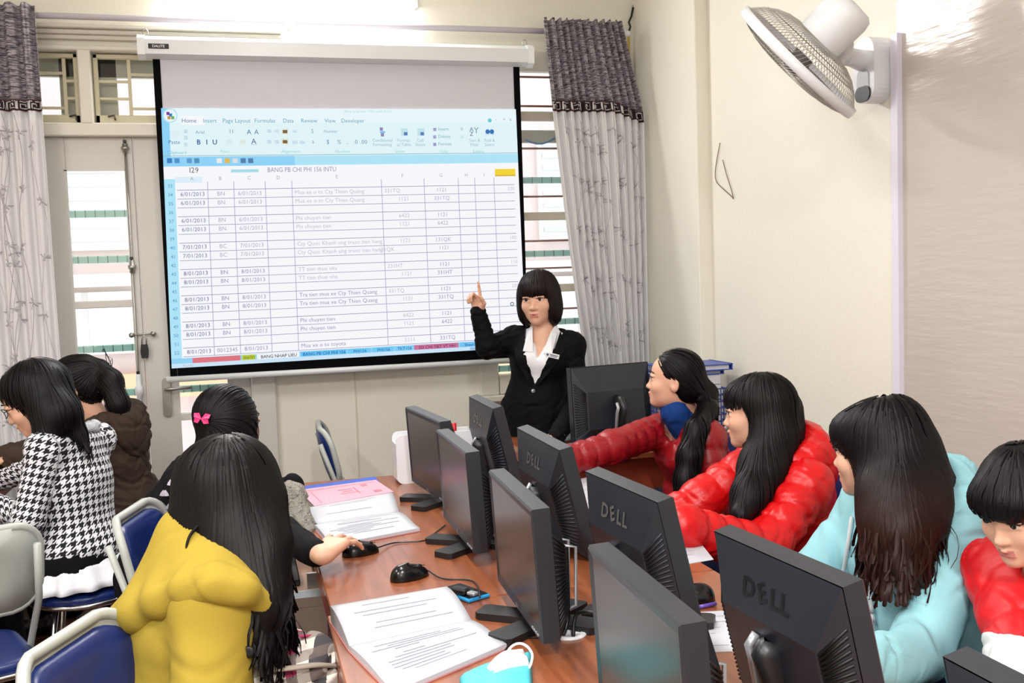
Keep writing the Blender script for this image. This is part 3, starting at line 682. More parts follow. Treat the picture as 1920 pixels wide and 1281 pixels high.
MB().lathe([(.005, -.045), (.03, -.04), (.038, -.02), (.038, .03)], 24, Mf).build('hub', mat('fan_hub', (96, 94, 92), .4), fan)
MB().lathe([(.06, .075), (.080, .082), (.085, .10), (.088, .215), (.082, .24), (.066, .252), (.02, .256)], 36, Mf).build('motor_housing', M_wplast, fan)
# neck, arm, wall bracket
pm = Mf @ Vector((0, 0, .17)); pj = Vector(PD(1580, 106, 3.62))-Vector(FO)
pb_ = Vector((-.085, 0, .03))
MB().tube([pm*.35+pj*.65+Vector((0, 0, 0)), pj], .045, 14, r2=.034).build('neck', M_wplast, fan)
ar = MB(); ar.tube([pj, pj*.5+pb_*.5+Vector((0, 0, .004)), pb_, Vector((-.03, 0, .03))], [.030, .033, .038, .04], 14); ar.build('arm', M_wplast, fan)
MB().tube([pj+Vector((.0, -.033, .0)), pj+Vector((0, -.037, 0))], .006, 8).build('arm_screw', M_black, fan)
bz0, bz1 = float(PX(1650, 195, XR)[2])-FO[2], float(PX(1650, 72, XR)[2])-FO[2]
bh_ = bz1-bz0
MB().prism(rrect(.13, bh_, .06, 6), lambda a, b, t: (t, a, b+(bz0+bz1)/2), -.075, 0.0).build('wall_bracket', M_wplast, fan)
MB().prism(rrect(.07, .10, .03, 5), lambda a, b, t: (t, a, b+bz0+.075), -.079, -.072).build('control_label', mat('label_grey', (186, 188, 192), .4), fan)
MB().prism(rrect(.09, .055, .026, 5), lambda a, b, t: (t, a, b+bz0+.033), -.081, -.073).build('control_window', M_black, fan)
# surface trunking down the right wall
t0 = PX(1684, 64, XR)
tag(slab('cable_trunking', XR-.02, XR, float(t0[1])-.02, float(t0[1])+.018, 0.0, float(t0[2]), mat('trunking', (224, 220, 236), .4)), 'white plastic cable trunking running down the right wall from the fan', 'trunking')
# ================================================================ FURNITURE AND DESK THINGS
def wood_mat(name, c1, c2, rough=.28):
    m = mat(name, c1, rough, coat=.25); nt = m.node_tree; N = nt.nodes; b = N['Principled BSDF']; b.inputs['Coat Roughness'].default_value = .12
    tc = N.new('ShaderNodeTexCoord'); mp = N.new('ShaderNodeMapping'); mp.inputs['Scale'].default_value = (22, 1.6, 8); nt.links.new(tc.outputs['Object'], mp.inputs[0])
    n = N.new('ShaderNodeTexNoise'); n.inputs['Scale'].default_value = 1.5; n.inputs['Detail'].default_value = 6; n.inputs['Distortion'].default_value = .6; nt.links.new(mp.outputs[0], n.inputs['Vector'])
    cr = N.new('ShaderNodeValToRGB'); cr.color_ramp.elements[0].position = .3; cr.color_ramp.elements[0].color = lin(c1); cr.color_ramp.elements[1].position = .7; cr.color_ramp.elements[1].color = lin(c2)
    nt.links.new(n.outputs[0], cr.inputs[0]); nt.links.new(cr.outputs[0], b.inputs['Base Color']); return m
M_wood = wood_mat('table_wood', (126, 68, 40), (166, 98, 62))
M_edge = mat('table_edge', (150, 66, 44), .4); M_navy = mat('navy_vinyl', (22, 42, 104), .32, bump=.05, bscale=150); M_gframe = mat('grey_enamel', (178, 182, 178), .35)
TZ = .75
def bench(label, x0, x1, y0, y1, trays=()):
    t = empty('computer_table', ((x0+x1)/2, (y0+y1)/2, 0), 0, label, 'table', 'long computer tables'); w_, d_ = x1-x0, y1-y0
    MB().box((0, 0, TZ-.0135), (w_, d_, .027), bev=.003).build('tabletop', M_wood, t)
    for s in (-1, 1): MB().box((s*(w_/2-.006), 0, TZ-.045), (.012, d_-.01, .036)).build('apron', M_edge, t)
    for s in (-1, 1): MB().box((0, s*(d_/2-.06), (TZ-.03)/2), (w_-.36, .022, TZ-.03), bev=.002).build('side_panel', M_edge, t)
    MB().box((0, 0, .45), (.018, d_-.14, .5), bev=.002).build('centre_panel', M_edge, t)
    return t
TX0, TX1, YJ = .178, 1.178, 2.408
bench('far half of the long reddish wooden computer table', TX0, TX1, YJ+.002, 4.05)
bench('near half of the long reddish wooden computer table', TX0-.012, TX1, .5, YJ-.002)
bench('wooden table at the far left by the two girls', -2.0, -.99, 3.5, 5.0)
td = bench('desk at the front of the room holding the monitor beside the standing teacher', 1.20, 2.24, 4.09, 4.86)
# ---- monitors
M_mon = mat('monitor_charcoal', (33, 37, 46), .42, bump=.03, bscale=400); M_monb = mat('monitor_bezel', (40, 42, 48), .38); M_scr = mat('dark_screen', (50, 41, 33), .28, spec=.45)  # dark_screen: base colour browned to stand for reflections on the panels
M_logo = mat('logo_grey', (110, 108, 104), .35, metal=.4); M_logod = mat('logo_dark', (14, 14, 16), .3); M_silver = mat('silver_plastic', (176, 180, 186), .3, metal=.5); M_stand = mat('stand_black', (26, 27, 29), .4)
M_rib = mat('vent_black', (16, 17, 20), .5)
def logo(par, fn, h, m):
    b = MB(); flat_text(b, 'D', fn, h, -1.70*h, -h*.5, .03, 'c', sx=1.15); flat_text(b, 'L', fn, h, .62*h, -h*.5, .03, 'c', sx=1.1); flat_text(b, 'L', fn, h, 1.5*h, -h*.5, .03, 'c', sx=1.1)
    V, Fs = text_mesh('E', .03); k = h*1.38; ca, sa = math.cos(.38), math.sin(.38); cx_ = (min(v[0] for v in V)+max(v[0] for v in V))/2; cyy = (min(v[1] for v in V)+max(v[1] for v in V))/2
    b.add([fn(-.5*h+((v[0]-cx_)*ca-(v[1]-cyy)*sa)*k, ((v[0]-cx_)*sa+(v[1]-cyy)*ca)*k) for v in V], Fs)
    return b.build('lettering', m, par)
def monitor(label, pos, yaw, w_, h_, tilt, lift, group, back='rib', logo_m=None, stand='loop'):
    t = empty('monitor', pos, yaw, label, 'monitor', group)
    T = Matrix.Translation((0, 0, lift)) @ Matrix.Rotation(tilt, 4, 'X') @ Matrix.Translation((0, 0, h_/2))     # panel frame: x width, z height, -y front
    f3 = lambda x, y, z: T @ Vector((x, y, z))
    # rim with bezel opening and tapered back in one shell
    bz, bzb = .018, .026
    fo = [(-w_/2, -h_/2), (w_/2, -h_/2), (w_/2, h_/2), (-w_/2, h_/2)]
    fi = [(-w_/2+bz, -h_/2+bzb), (w_/2-bz, -h_/2+bzb), (w_/2-bz, h_/2-bz), (-w_/2+bz, h_/2-bz)]
    s = MB(); c = .004
    fo2 = [(x-math.copysign(c, x), z-math.copysign(c, z)) for x, z in fo]
    V = [f3(x, -.021, z) for x, z in fi]+[f3(x, -.024, z) for x, z in fo2]+[f3(x, -.020, z) for x, z in fo]+[f3(x, .016, z) for x, z in fo]
    Fs = []
    for L in range(3):
        for k in range(4): Fs.append((L*4+k, L*4+(k+1) % 4, L*4+4+(k+1) % 4, L*4+4+k))
    s.add(V, Fs); s.build('bezel', M_monb, t)
    bi = [(-w_*.36, -h_*.34), (w_*.36, -h_*.34), (w_*.36, h_*.16), (-w_*.36, h_*.16)]; fo3 = [(x*.985, z*.985) for x, z in fo]
    s = MB(); s.add([f3(x, .016, z) for x, z in fo3]+[f3(x, .056, z) for x, z in bi], [(0, 1, 5, 4), (1, 2, 6, 5), (2, 3, 7, 6), (3, 0, 4, 7), (4, 5, 6, 7)])
    bk = s.build('back_cover', M_mon, t)
    if back == 'rib':
        for sgn in (-1, 1):
            rb = MB()
            for k in range(20):
                q = (k+.5)/20; z = -h_*.44+h_*.74*q; zi = -h_*.335+h_*.49*q
                a = Vector((sgn*w_*.478, .0195, z)); b = Vector((sgn*w_*.375, .0545, zi))
                rb.tube([T @ a, T @ b], .0030, 4)
            rb.build('vent_ribs', M_rib if logo_m is not M_logo else M_mon, bk)['kind'] = 'stuff'
    MB().box(tuple(f3(0, -.0195, (bzb-bz)/2)), (w_-2*bz+.002, .003, h_-bz-bzb+.002), rot=T.to_3x3()).build('screen', M_scr, t)
    bt = MB()
    for k in range(4): bt.box(tuple(f3(w_/2-.03-.016*k, -.0235, -h_/2+.010)), (.008, .004, .004), rot=T.to_3x3())
    bt.build('buttons', M_silver, t)
    fl = MB(); flat_text(fl, 'DELL', lambda u, v: tuple(f3(u, -.0245, -h_/2+.012+v)), .009, 0, -.005, .02, 'c'); fl.build('front_lettering', M_silver, t)
    if logo_m:
        # on the upper sloping face of the back
        p0 = Vector((0, .016, h_*.5)); p1 = Vector((0, .056, h_*.16)); m_ = p0*.42+p1*.58; up = (p0-p1).normalized(); nrm = Vector((0, 1, 0)).cross(Vector((1, 0, 0))); nn = up.cross(Vector((-1, 0, 0))).normalized()
        if nn.y < 0: nn = -nn
        logo(bk, lambda u, v: tuple(T @ (m_+Vector((-u, 0, 0))+up*v+nn*.0012)), .033, logo_m)
    # stand
    if stand == 'loop':
        MB().box((0, .085, lift+h_*.20), (.055, .016, h_*.62), bev=.005).build('stand_column', M_stand, t)
        MB().tube([(.031, .066, .03), (.031, .105, .045), (.031, .107, lift+h_*.50), (.031, .065, lift+h_*.53)], .0042, 8).build('silver_loop', M_silver, t)
        MB().tube([(-.031, .066, .03), (-.031, .105, .045), (-.031, .107, lift+h_*.50), (-.031, .065, lift+h_*.53)], .0042, 8).build('silver_loop', M_silver, t)
        MB().tube([f3(0, .05, -h_*.1), (0, .09, lift+h_*.42)], .02, 10).build('pivot', M_stand, t)
    else:
        MB().tube([(0, .05, .01), (0, .075, lift+h_*.3), (0, .088, lift+h_*.44), (0, .075, lift+h_*.50), tuple(f3(0, .05, h_*.02))], [.034, .034, .040, .040, .030], 14, flat=.6).build('stand_column', M_stand, t)
        MB().tube([(.036, .082, .02), (.038, .104, lift+h_*.38), (.036, .112, lift+h_*.46), (.034, .098, lift+h_*.52)], .008, 8).build('silver_edge', M_silver, t)
    for an in (.62, -.62, math.pi-.75, math.pi+.75):
        L = .17 if abs(an) < 1 else .13; d = Vector((math.sin(an), -math.cos(an), 0)); r = Matrix.Rotation(an, 3, 'Z')
        MB().prism([(-.028, .0), (.028, .0), (.034, L*.94), (.026, L), (-.026, L), (-.034, L*.94)], lambda a, b, q: r @ Vector((a, -b, q))+Vector((0, .045, 0)), .0005, .017).build('foot', M_stand, t)
    return t
def mon_from(px0, px1, zt, label, kind, group, **k):
    a, b = PZ(*px0, zt), PZ(*px1, zt); c = (a+b)/2
    if kind == 'L':
        w_ = float(np.linalg.norm(a-b)); yaw = math.atan2(a[1]-b[1], a[0]-b[0])-math.pi   # front toward -X
        return monitor(label, (c[0]+.03, c[1], TZ), -math.pi/2+(math.pi/2+yaw) if False else math.atan2(-(a[0]-b[0]), a[1]-b[1])-math.pi/2, w_, .282, R_(3), zt-TZ-.282, group, **k)
    w_ = float(np.linalg.norm(a-b)); yaw = math.atan2(-(a[0]-b[0]), a[1]-b[1])+math.pi/2
    h_ = .318; tl_ = R_(13); return monitor(label, (c[0]+.085, c[1], TZ), yaw, w_, h_, -tl_, zt-TZ-h_*math.cos(tl_), group, **k)
G1, G2 = 'monitors facing the left side of the table', 'monitors facing the right side of the table'
ZT = 1.07
mon_from((763, 762), (828, 790), ZT, 'farthest monitor with its dark screen facing left, beside the white desk bin', 'L', G1)
mon_from((822, 805), (878, 848), ZT, 'second farthest monitor with its dark screen facing left', 'L', G1)
mon_from((922, 880), (1003, 955), ZT, 'monitor with its screen facing left behind the blue phone', 'L', G1)
mon_from((1110, 1020), (1285, 1170), ZT, 'nearest monitor with its dark screen facing left, cut by the bottom edge', 'L', G1)
mon_from((880, 742), (925, 765), ZT, 'farthest monitor turned to the right, its back by the teacher', 'R', G2, logo_m=M_logo, stand='arm')
mon_from((970, 800), (1050, 842), ZT, 'monitor seen from behind in front of the dark red sleeve', 'R', G2, logo_m=M_logo, stand='arm')
mon_from((1097, 880), (1232, 938), ZT, 'monitor seen from behind in front of the bright red jacket', 'R', G2, logo_m=M_logo, stand='arm')
mon_from((1337, 990), (1578, 1095), ZT, 'large monitor back nearest in view, in front of the turquoise hoodie', 'R', G2, logo_m=M_logod, stand='arm')
a = PZ(1765, 1222, ZT); monitor('monitor of which only a top corner shows at the bottom right', (float(a[0])+.085, float(a[1])-.20, TZ), math.pi/2, .39, .318, -R_(13), ZT-TZ-.31, G2, stand='arm')
a, b = PZ(1068, 690, 1.11), PZ(1213, 678, 1.11); c = (a+b)/2
monitor('black monitor seen from behind beside the standing teacher', (c[0], c[1]-.02, TZ), math.pi+math.atan2(b[1]-a[1], b[0]-a[0]), float(np.linalg.norm(a-b)), .345, R_(4), .015, 'monitor on the front desk', stand='arm')
# ---- chairs (face +y)
def chair(label, x, y, yaw, shell=None):
    t = empty('folding_chair', (x, y, 0), yaw, label, 'chair', 'blue padded folding chairs')
    V = []
    s = MB(); P = rrect(.40, .39, .09, 5); n = len(P)
    for z, k in ((.400, .97), (.410, 1.0), (.427, 1.0), (.438, .95), (.441, .80)): V += [(a*k, b*k, z) for a, b in P]
    s.add(V, [(i*n+k, i*n+(k+1) % n, (i+1)*n+(k+1) % n, (i+1)*n+k) for i in range(4) for k in range(n)]+[tuple(range(n))[::-1], tuple(4*n+k for k in range(n))], 0, True)
    s.build('seat', M_navy, t)
    MB().tube([(a*1.015, b*1.015, .400) for a, b in P], .010, 8, closed=True).build('seat_rim', M_chrome, t)
    bw, bh_ = .41, .26
    def bp(a, b, off): return Vector((a, -.235+.05*(1-(a/(bw/2))**2)*-1+.05-off-(b)*.22, .73+b))
    for nm, m, sc, o0, o1, sm in (('back_shell', shell or M_gframe, 1.0, .010, .024, 1), ('back_pad', M_navy, .90, -.014, .0105, 1)):
        P2 = rrect(bw*sc, bh_*sc if sc == 1 else bh_-bw*.10, .085*sc, 6); n = len(P2); V = []; Fs = []
        rings = [(o0, 1.0), (o1, 1.0)] if sc == 1 else [(o1, 1.0), ((o0+o1)/2, 1.0), (o0, .9), (o0-.004, .6), (o0-.005, .01)]
        if sc == 1: rings = [(o0, .01), (o0, .5), (o0, 1.0), (o1, 1.0), (o1, .5), (o1, .01)]
        for off, k in rings: V += [bp(a*k, b*k, off) for a, b in P2]
        for i in range(len(rings)-1): Fs += [(i*n+k, i*n+(k+1) % n, (i+1)*n+(k+1) % n, (i+1)*n+k) for k in range(n)]
        MB().add(V, Fs, 0, True).build(nm, m, t)
    MB().tube([bp(a, b, .012) for a, b in rrect(bw, bh_, .085, 6)], .013, 8, closed=True).build('back_rim', M_gframe, t)
    for sx in (-1, 1):
        MB().tube([(sx*.205, .22, .0), (sx*.20, .13, .22), (sx*.195, -.20, .62), (sx*.185, -.262, .80)], .011, 8).build('leg', M_gframe, t)
        MB().tube([(sx*.185, -.24, .0), (sx*.182, -.02, .30), (sx*.18, .12, .395)], .011, 8).build('leg', M_gframe, t)
    MB().tube([(-.205, .20, .06), (.205, .20, .06)], .008, 8).build('stretcher', M_gframe, t); MB().tube([(-.184, -.22, .04), (.184, -.22, .04)], .008, 8).build('stretcher', M_gframe, t)
    return t
def stool(label, x, y):
    t = empty('stool', (x, y, 0), 0, label, 'stool', 'blue padded stools'); MB().lathe([(.16, .395), (.185, .405), (.19, .425), (.18, .438), (.12, .443), (.01, .444)], 32).build('seat', M_navy, t)
    MB().tube([(.19*math.cos(a), .19*math.sin(a), .402) for a in np.linspace(0, 2*math.pi, 33)[:-1]], .010, 8, closed=True).build('seat_rim', M_chrome, t)
    for k in range(4): a = math.pi/4+k*math.pi/2; MB().tube([(.12*math.cos(a), .12*math.sin(a), .40), (.20*math.cos(a), .20*math.sin(a), .0)], .011, 8).build('leg', M_chrome, t)
    MB().tube([(.165*math.cos(a), .165*math.sin(a), .16) for a in np.linspace(0, 2*math.pi, 25)[:-1]], .007, 6, closed=True).build('foot_ring', M_chrome, t); return t
# chairs are placed with the people; the two empty ones:
p = PD(617, 880, 4.75); chair('empty blue chair seen edge-on against the back wall', float(p[0])+.225, float(p[1])+.06, R_(-92), M_navy)
p = PZ(20, 1222, .80); chair('chair cut by the lower left corner of the frame', float(p[0])-.16, float(p[1])+.22, R_(-40))
p = PD(-62, 1080, 2.90); cq = R_(24); chair('empty chair at the left edge with the back of its grey shell to the camera', float(p[0])-math.sin(cq)*.235, float(p[1])+math.cos(cq)*.235, cq)
# ---- small things on the table
M_paper = mat('paper', (198, 200, 208), .7); M_paper2 = mat('paper_grey', (206, 208, 216), .7); M_ink = mat('pencil_print', (150, 150, 170), .8)
def sheet(name, label, cat, pts, z, m=M_paper, th=.0015, group=None, lines=0):
    P = [PZ(x, y, z) for x, y in pts]; c = np.mean(P, axis=0)
    b = MB(); n = len(P); b.add([p-c+np.array([0, 0, 0]) for p in P]+[p-c+np.array([0, 0, th]) for p in P], [tuple(range(n))[::-1], tuple(range(n, 2*n))]+[(i, (i+1) % n, n+(i+1) % n, n+i) for i in range(n)])
    if lines:
        t = empty(name, c, 0, label, cat, group); b.build('sheet', m, t); l = MB(); rng = random.Random(lines)
        for k in range(lines):
            q = (k+1)/(lines+1); A = P[0]*(1-q)+P[3]*q; B = P[1]*(1-q)+P[2]*q; u0_, u1_ = .12, rng.uniform(.5, .9); d = (P[3]-P[0]); d = d/np.linalg.norm(d)*.0012
            l.add([A+(B-A)*u0_-d-c+np.array([0, 0, th+.0004]), A+(B-A)*u1_-d-c+np.array([0, 0, th+.0004]), A+(B-A)*u1_+d-c+np.array([0, 0, th+.0004]), A+(B-A)*u0_+d-c+np.array([0, 0, th+.0004])], [(0, 1, 2, 3)])
        l.build('printed_lines', M_ink, t)['kind'] = 'stuff'; return t
    o = b.build(name, m); o.location = c; return tag(o, label, cat, group)
def open_book(label, sp, near, far, zb_, arch, seed):
    """sp, near, far: pairs of photo pixels (left,right) of spine, near edge, far edge on the table"""
    S = [PZ(*p, zb_+.012) for p in sp]; N_ = [PZ(*p, zb_+.008) for p in near]; Fq = [PZ(*p, zb_+.01) for p in far]; c = (S[0]+S[1])/2; c[2] = zb_
    t = empty('open_book', c, 0, label, 'book', 'open workbooks'); rng = random.Random(seed)
    def block(A, B, nm, prof, ln):
        nu = 12; V = []; Fs = []; nv = 12
        for i in range(nu+1):
            q = i/nu
            for j in range(nv+1):
                r = j/nv; p = S[0]*(1-r)+S[1]*r; e = A*(1-r)+B*r; pt = p*(1-q)+e*q-c; pt[2] = prof(q, r); V.append(pt)
        for i in range(nu):
            for j in range(nv): a = i*(nv+1)+j; Fs.append((a, a+1, a+nv+2, a+nv+1))
        nT = len(V); V += [np.array([v[0], v[1], .0025]) for v in V]; Fs += [tuple(nT+i for i in f[::-1]) for f in Fs]
        for i in range(nu):
            for j in (0, nv): a = i*(nv+1)+j; Fs.append((a, a+nv+1, a+nv+1+nT, a+nT))
        for j in range(nv):
            for i in (0, nu): a = i*(nv+1)+j; Fs.append((a, a+1, a+1+nT, a+nT))
        o = MB().add(V, Fs, 0, False).build(nm, M_paper, t)
        for f in o.data.polygons[:nu*nv]: f.use_smooth = True
        l = MB()
        for k in range(ln):
            q = .12+.76*k/ln; r0_, r1_ = sorted((rng.uniform(.08, .3), rng.uniform(.45, .92))); pts = []
            for r in np.linspace(r0_, r1_, 8):
                for dq in (-.006, .006):
                    p = (S[0]*(1-r)+S[1]*r)*(1-q-dq)+(A*(1-r)+B*r)*(q+dq)-c; p[2] = prof(q+dq, r)+.0009; pts.append(p)
            if rng.random() < .65: l.add(pts, [(2*i, 2*i+1, 2*i+3, 2*i+2) for i in range(7)])
        l.build('printed_lines', M_ink, o)['kind'] = 'stuff'
    block(N_[0], N_[1], 'page_block', lambda q, r: .013+.006*math.sin(math.pi*min(1, q*1.3))*(1-q*.3)-.002*q, 14)
    block(Fq[0], Fq[1], 'page_block', lambda q, r: .012+arch*math.sin(math.pi*min(1, q*1.02)*.62), 8)
    cv = MB(); Q = [N_[0], N_[1], S[1], Fq[1], Fq[0], S[0]]; cc = np.mean(Q, axis=0)
    cv.add([np.array([*(p+(p-cc)*.02-c)[:2], .0003]) for p in Q]+[np.array([*(p+(p-cc)*.02-c)[:2], .0024]) for p in Q], [(0, 1, 2, 5), (5, 2, 3, 4), (6, 7, 8, 11), (11, 8, 9, 10)]+[(i, (i+1) % 6, 6+(i+1) % 6, 6+i) for i in range(6)])
    cv.build('cover', mat('book_cover', (186, 120, 122), .5), t); return t
open_book('open workbook lying nearest on the left table edge', ((655, 1212), (884, 1163)), ((738, 1300), (950, 1210)), ((620, 1160), (838, 1122)), TZ, .030, 1)
open_book('open workbook beside the hand on the mouse', ((588, 984), (748, 960)), ((622, 1024), (787, 992)), ((573, 968), (735, 938)), TZ, .028, 2)
# stack with pink booklet, blue and yellow folders
def stack_item(name, label, cat, pts, z0, th, m, edge=None, lines=None):
    zt = z0+th; P = [PZ(x, y, zt) for x, y in pts]; c = np.mean(P, axis=0); c[2] = z0
    t = empty(name, c, 0, label, cat, 'stack of folders and booklets'); n = len(P)
    b = MB(); b.add([np.array([*(p-c)[:2], .0006]) for p in P]+[np.array([*(p-c)[:2], th-.0024]) for p in P], [tuple(range(n))[::-1], tuple(range(n, 2*n))]+[(i, (i+1) % n, n+(i+1) % n, n+i) for i in range(n)])
    b.build('pages', M_paper2 if edge is None else edge, t)
    b = MB(); b.add([np.array([*((p-c)*1.01)[:2], th-.0022]) for p in P]+[np.array([*((p-c)*1.01)[:2], th]) for p in P], [tuple(range(n))[::-1], tuple(range(n, 2*n))]+[(i, (i+1) % n, n+(i+1) % n, n+i) for i in range(n)])
    cv = b.build('cover', m, t)
    if lines:
        l = MB(); f = lambda u, v: (P[0]*(1-u)+P[1]*u)*(1-v)+(P[3]*(1-u)+P[2]*u)*v-c
        for u0_, v0_, u1_, v1_ in lines: l.add([np.array([*f(u, v)[:2], th+.0005]) for u, v in ((u0_, v0_), (u1_, v0_), (u1_, v1_), (u0_, v1_))], [(0, 1, 2, 3)])
        l.build('cover_print', mat('cover_ink', (196, 120, 140), .7), cv)
    return t
stack_item('folder', 'yellow folder at the bottom of the pile on the table corner', 'folder', [(548, 928), (700, 905), (736, 935), (590, 962)], TZ, .016, mat('yellow_card', (228, 206, 60), .5), mat('yellow_edge', (222, 206, 110), .6))
stack_item('booklet', 'white booklet under the pink one on the pile', 'booklet', [(556, 920), (705, 902), (736, 928), (592, 952)], TZ+.016, .014, M_paper)
stack_item('folder', 'blue folder lying just under the pink booklet', 'folder', [(560, 913), (702, 894), (716, 910), (580, 930)], TZ+.030, .004, mat('blue_card', (36, 84, 196), .4))
stack_item('booklet', 'pink covered booklet on top of the pile of folders', 'booklet', [(561, 919), (704, 900), (737, 922), (590, 949)], TZ+.034, .006, mat('pink_card', (226, 164, 184), .5), None,
           [(.06, .12, .95, .14), (.10, .2, .11, .9), (.42, .35, .60, .40), (.45, .48, .58, .52), (.40, .6, .62, .63), (.74, .2, .82, .34), (.80, .7, .90, .84), (.62, .3, .64, .75)])
# mice
M_mouse = mat('mouse_black', (14, 14, 16), .22)
def mouse(label, pos, yaw, cable):
    t = empty('computer_mouse', (pos[0], pos[1], TZ), yaw, label, 'mouse', 'black computer mice'); V = []; n = 20; L = 9
    for i in range(L):
        u = i/(L-1)*math.pi/2; z = .036*math.sin(u)+.001; k = math.cos(u)**.55 if i < L-1 else .02
        for j in range(n):
            a = 2*math.pi*j/n; V.append((.030*k*math.cos(a)*(1-.10*math.sin(a)), .056*k*math.sin(a), z*(1-.18*math.sin(a))))
    b = MB().add(V, [(i*n+j, i*n+(j+1) % n, (i+1)*n+(j+1) % n, (i+1)*n+j) for i in range(L-1) for j in range(n)]+[tuple(range(n))[::-1]], 0, True); b.build('shell', M_mouse, t)
    MB().lathe([(.002, -.004), (.010, -.003), (.010, .003), (.002, .004)], 14, Matrix.Translation((0, .028, .0245)) @ Matrix.Rotation(math.pi/2, 4, 'Y')).build('scroll_wheel', M_stand, t)
    MB().box((0, .022, .0335), (.0012, .05, .003), rot=Matrix.Rotation(-.25, 3, 'X')).build('button_gap', M_logo, t)
    Ri = Matrix.Rotation(-yaw, 3, 'Z')
    if cable: MB().tube(catmull([(0, .054, .012)]+[tuple(Ri @ Vector((q[0]-pos[0], q[1]-pos[1], q[2]-TZ))) for q in cable], 5), .0021, 6).build('cable', M_black, t)
    return t
a = PZ(768, 1078, TZ+.01); mouse('black mouse lying free between the two open workbooks', a, R_(-72), [PZ(830, 1085, TZ+.004), PZ(880, 1088, TZ+.004), PZ(896, 1100, TZ+.006), PZ(900, 1120, TZ+.02)])
MOUSE_HAND = PZ(676, 1032, TZ+.012); mouse('black mouse under the hand of the girl with the pink hair clip', MOUSE_HAND, R_(-78), [PZ(740, 1018, TZ+.004), PZ(795, 1014, TZ+.004), PZ(815, 1000, TZ+.004), PZ(835, 985, TZ+.004)])
a = PZ(1298, 1118, TZ+.012); mouse('black mouse on the right side in front of the bright red jacket', a, R_(80), [PZ(1262, 1108, TZ+.004), PZ(1230, 1090, TZ+.004)])
HAND5 = PZ(958, 892, TZ+.012); mouse('black mouse in the hand of the girl in dark red', HAND5, R_(86), None)
# phone with charger plug
P = [PZ(x, y, TZ) for x, y in ((828, 1110), (855, 1099), (918, 1122), (885, 1136))]; c = np.mean(P, axis=0)
ph = empty('smartphone', c, 0, 'blue smartphone lying face up by the open workbook', 'phone')
ang = math.atan2(P[2][1]-P[1][1], P[2][0]-P[1][0]); rt_ = rz(ang)
MB().box((0, 0, .006), (.125, .068, .010), rot=rt_, bev=.003).build('case', mat('phone_blue', (40, 150, 214), .3), ph)
MB().box((0, 0, .0113), (.117, .060, .0012), rot=rt_).build('phone_screen', mat('phone_glass', (34, 36, 42), .08), ph)
cz = TZ+.0122
ch = empty('usb_plug', PZ(872, 1113, cz), 0, 'black USB plug with a metal end lying on the blue phone', 'plug')
MB().box((-.012, 0, .009), (.046, .026, .016), rot=rz(-.9), bev=.004).build('grip', M_black, ch)
MB().box((.012, -.03, .008), (.024, .018, .008), rot=rz(-.9), bev=.002).build('connector', M_silver, ch)
# face mask
mk0 = PZ(955, 1262, TZ); fm = empty('face_mask', mk0, 0, 'turquoise and white face mask with a white ear loop on the near table', 'mask')
M_turq = mat('mask_turquoise', (90, 212, 226), .7); M_wcl = mat('mask_white', (236, 240, 244), .7)
def fold(name, quad, hs, m, seed):
    P = [PZ(x, y, TZ)-mk0 for x, y in quad]; nu, nv = 16, 10; V = []; rng = random.Random(seed); ph_ = rng.uniform(0, 6)
    for i in range(nu+1):
        for j in range(nv+1):
            u, v = i/nu, j/nv; p = (P[0]*(1-u)+P[1]*u)*(1-v)+(P[3]*(1-u)+P[2]*u)*v; e = math.sin(math.pi*u)*math.sin(math.pi*v)
            V.append((p[0], p[1], .003+hs*(.35+.65*e)*(.75+.25*math.sin(9*v+2*u+ph_)) if 0 < i < nu and 0 < j < nv else .003))
    o = link(name, fastmesh(name, V, [(i*(nv+1)+j, (i+1)*(nv+1)+j, (i+1)*(nv+1)+j+1, i*(nv+1)+j+1) for i in range(nu) for j in range(nv)]), m, fm); o.modifiers.new('thick', 'SOLIDIFY').thickness = .0015
fold('outer_layer', ((862, 1276), (995, 1224), (1000, 1330), (880, 1340)), .035, M_turq, 1); fold('inner_layer', ((908, 1270), (984, 1232), (996, 1262), (925, 1290)), .05, M_wcl, 2)
ep = [(952, 1252), (948, 1238), (952, 1222), (963, 1210), (977, 1207), (990, 1214), (998, 1228), (996, 1244), (992, 1254)]
MB().tube(catmull([PZ(x, y, TZ+.012+.028*math.sin(math.pi*i/8))-mk0 for i, (x, y) in enumerate(ep)], 4), .0028, 6).build('ear_loop', M_wcl, fm)
# grommet and cables
g0 = PZ(1066, 1190, TZ); gr = empty('cable_grommet', g0, 0, 'white round cable grommet set in the table beside the nearest screens', 'grommet')
MB().lathe([(.026, .0), (.040, .0), (.040, .003), (.036, .006), (.028, .006), (.026, .004)], 28).build('ring', M_wplast, gr); MB().lathe([(.001, .0005), (.027, .0005), (.027, .0015), (.001, .0015)], 24).build('cap', M_paper2, gr)
cb_ = MB(); cb_.tube(catmull([PZ(1056, 1192, TZ+.004), PZ(1064, 1165, TZ+.03), PZ(1060, 1140, TZ+.06), PZ(1045, 1130, TZ+.08), PZ(1030, 1128, TZ+.10)], 5), .0045, 8); tag(cb_.build('monitor_cable', M_black), 'black cable rising from the white grommet to the monitor behind the phone', 'cable')
cb_ = MB(); cb_.tube(catmull([PZ(1075, 1195, TZ+.004), PZ(1076, 1170, TZ+.03), PZ(1082, 1152, TZ+.05), PZ(1100, 1148, TZ+.06), PZ(1130, 1150, TZ+.06)], 5), .0045, 8); tag(cb_.build('monitor_cable', M_black), 'black cable rising from the white grommet to the nearest monitor', 'cable')
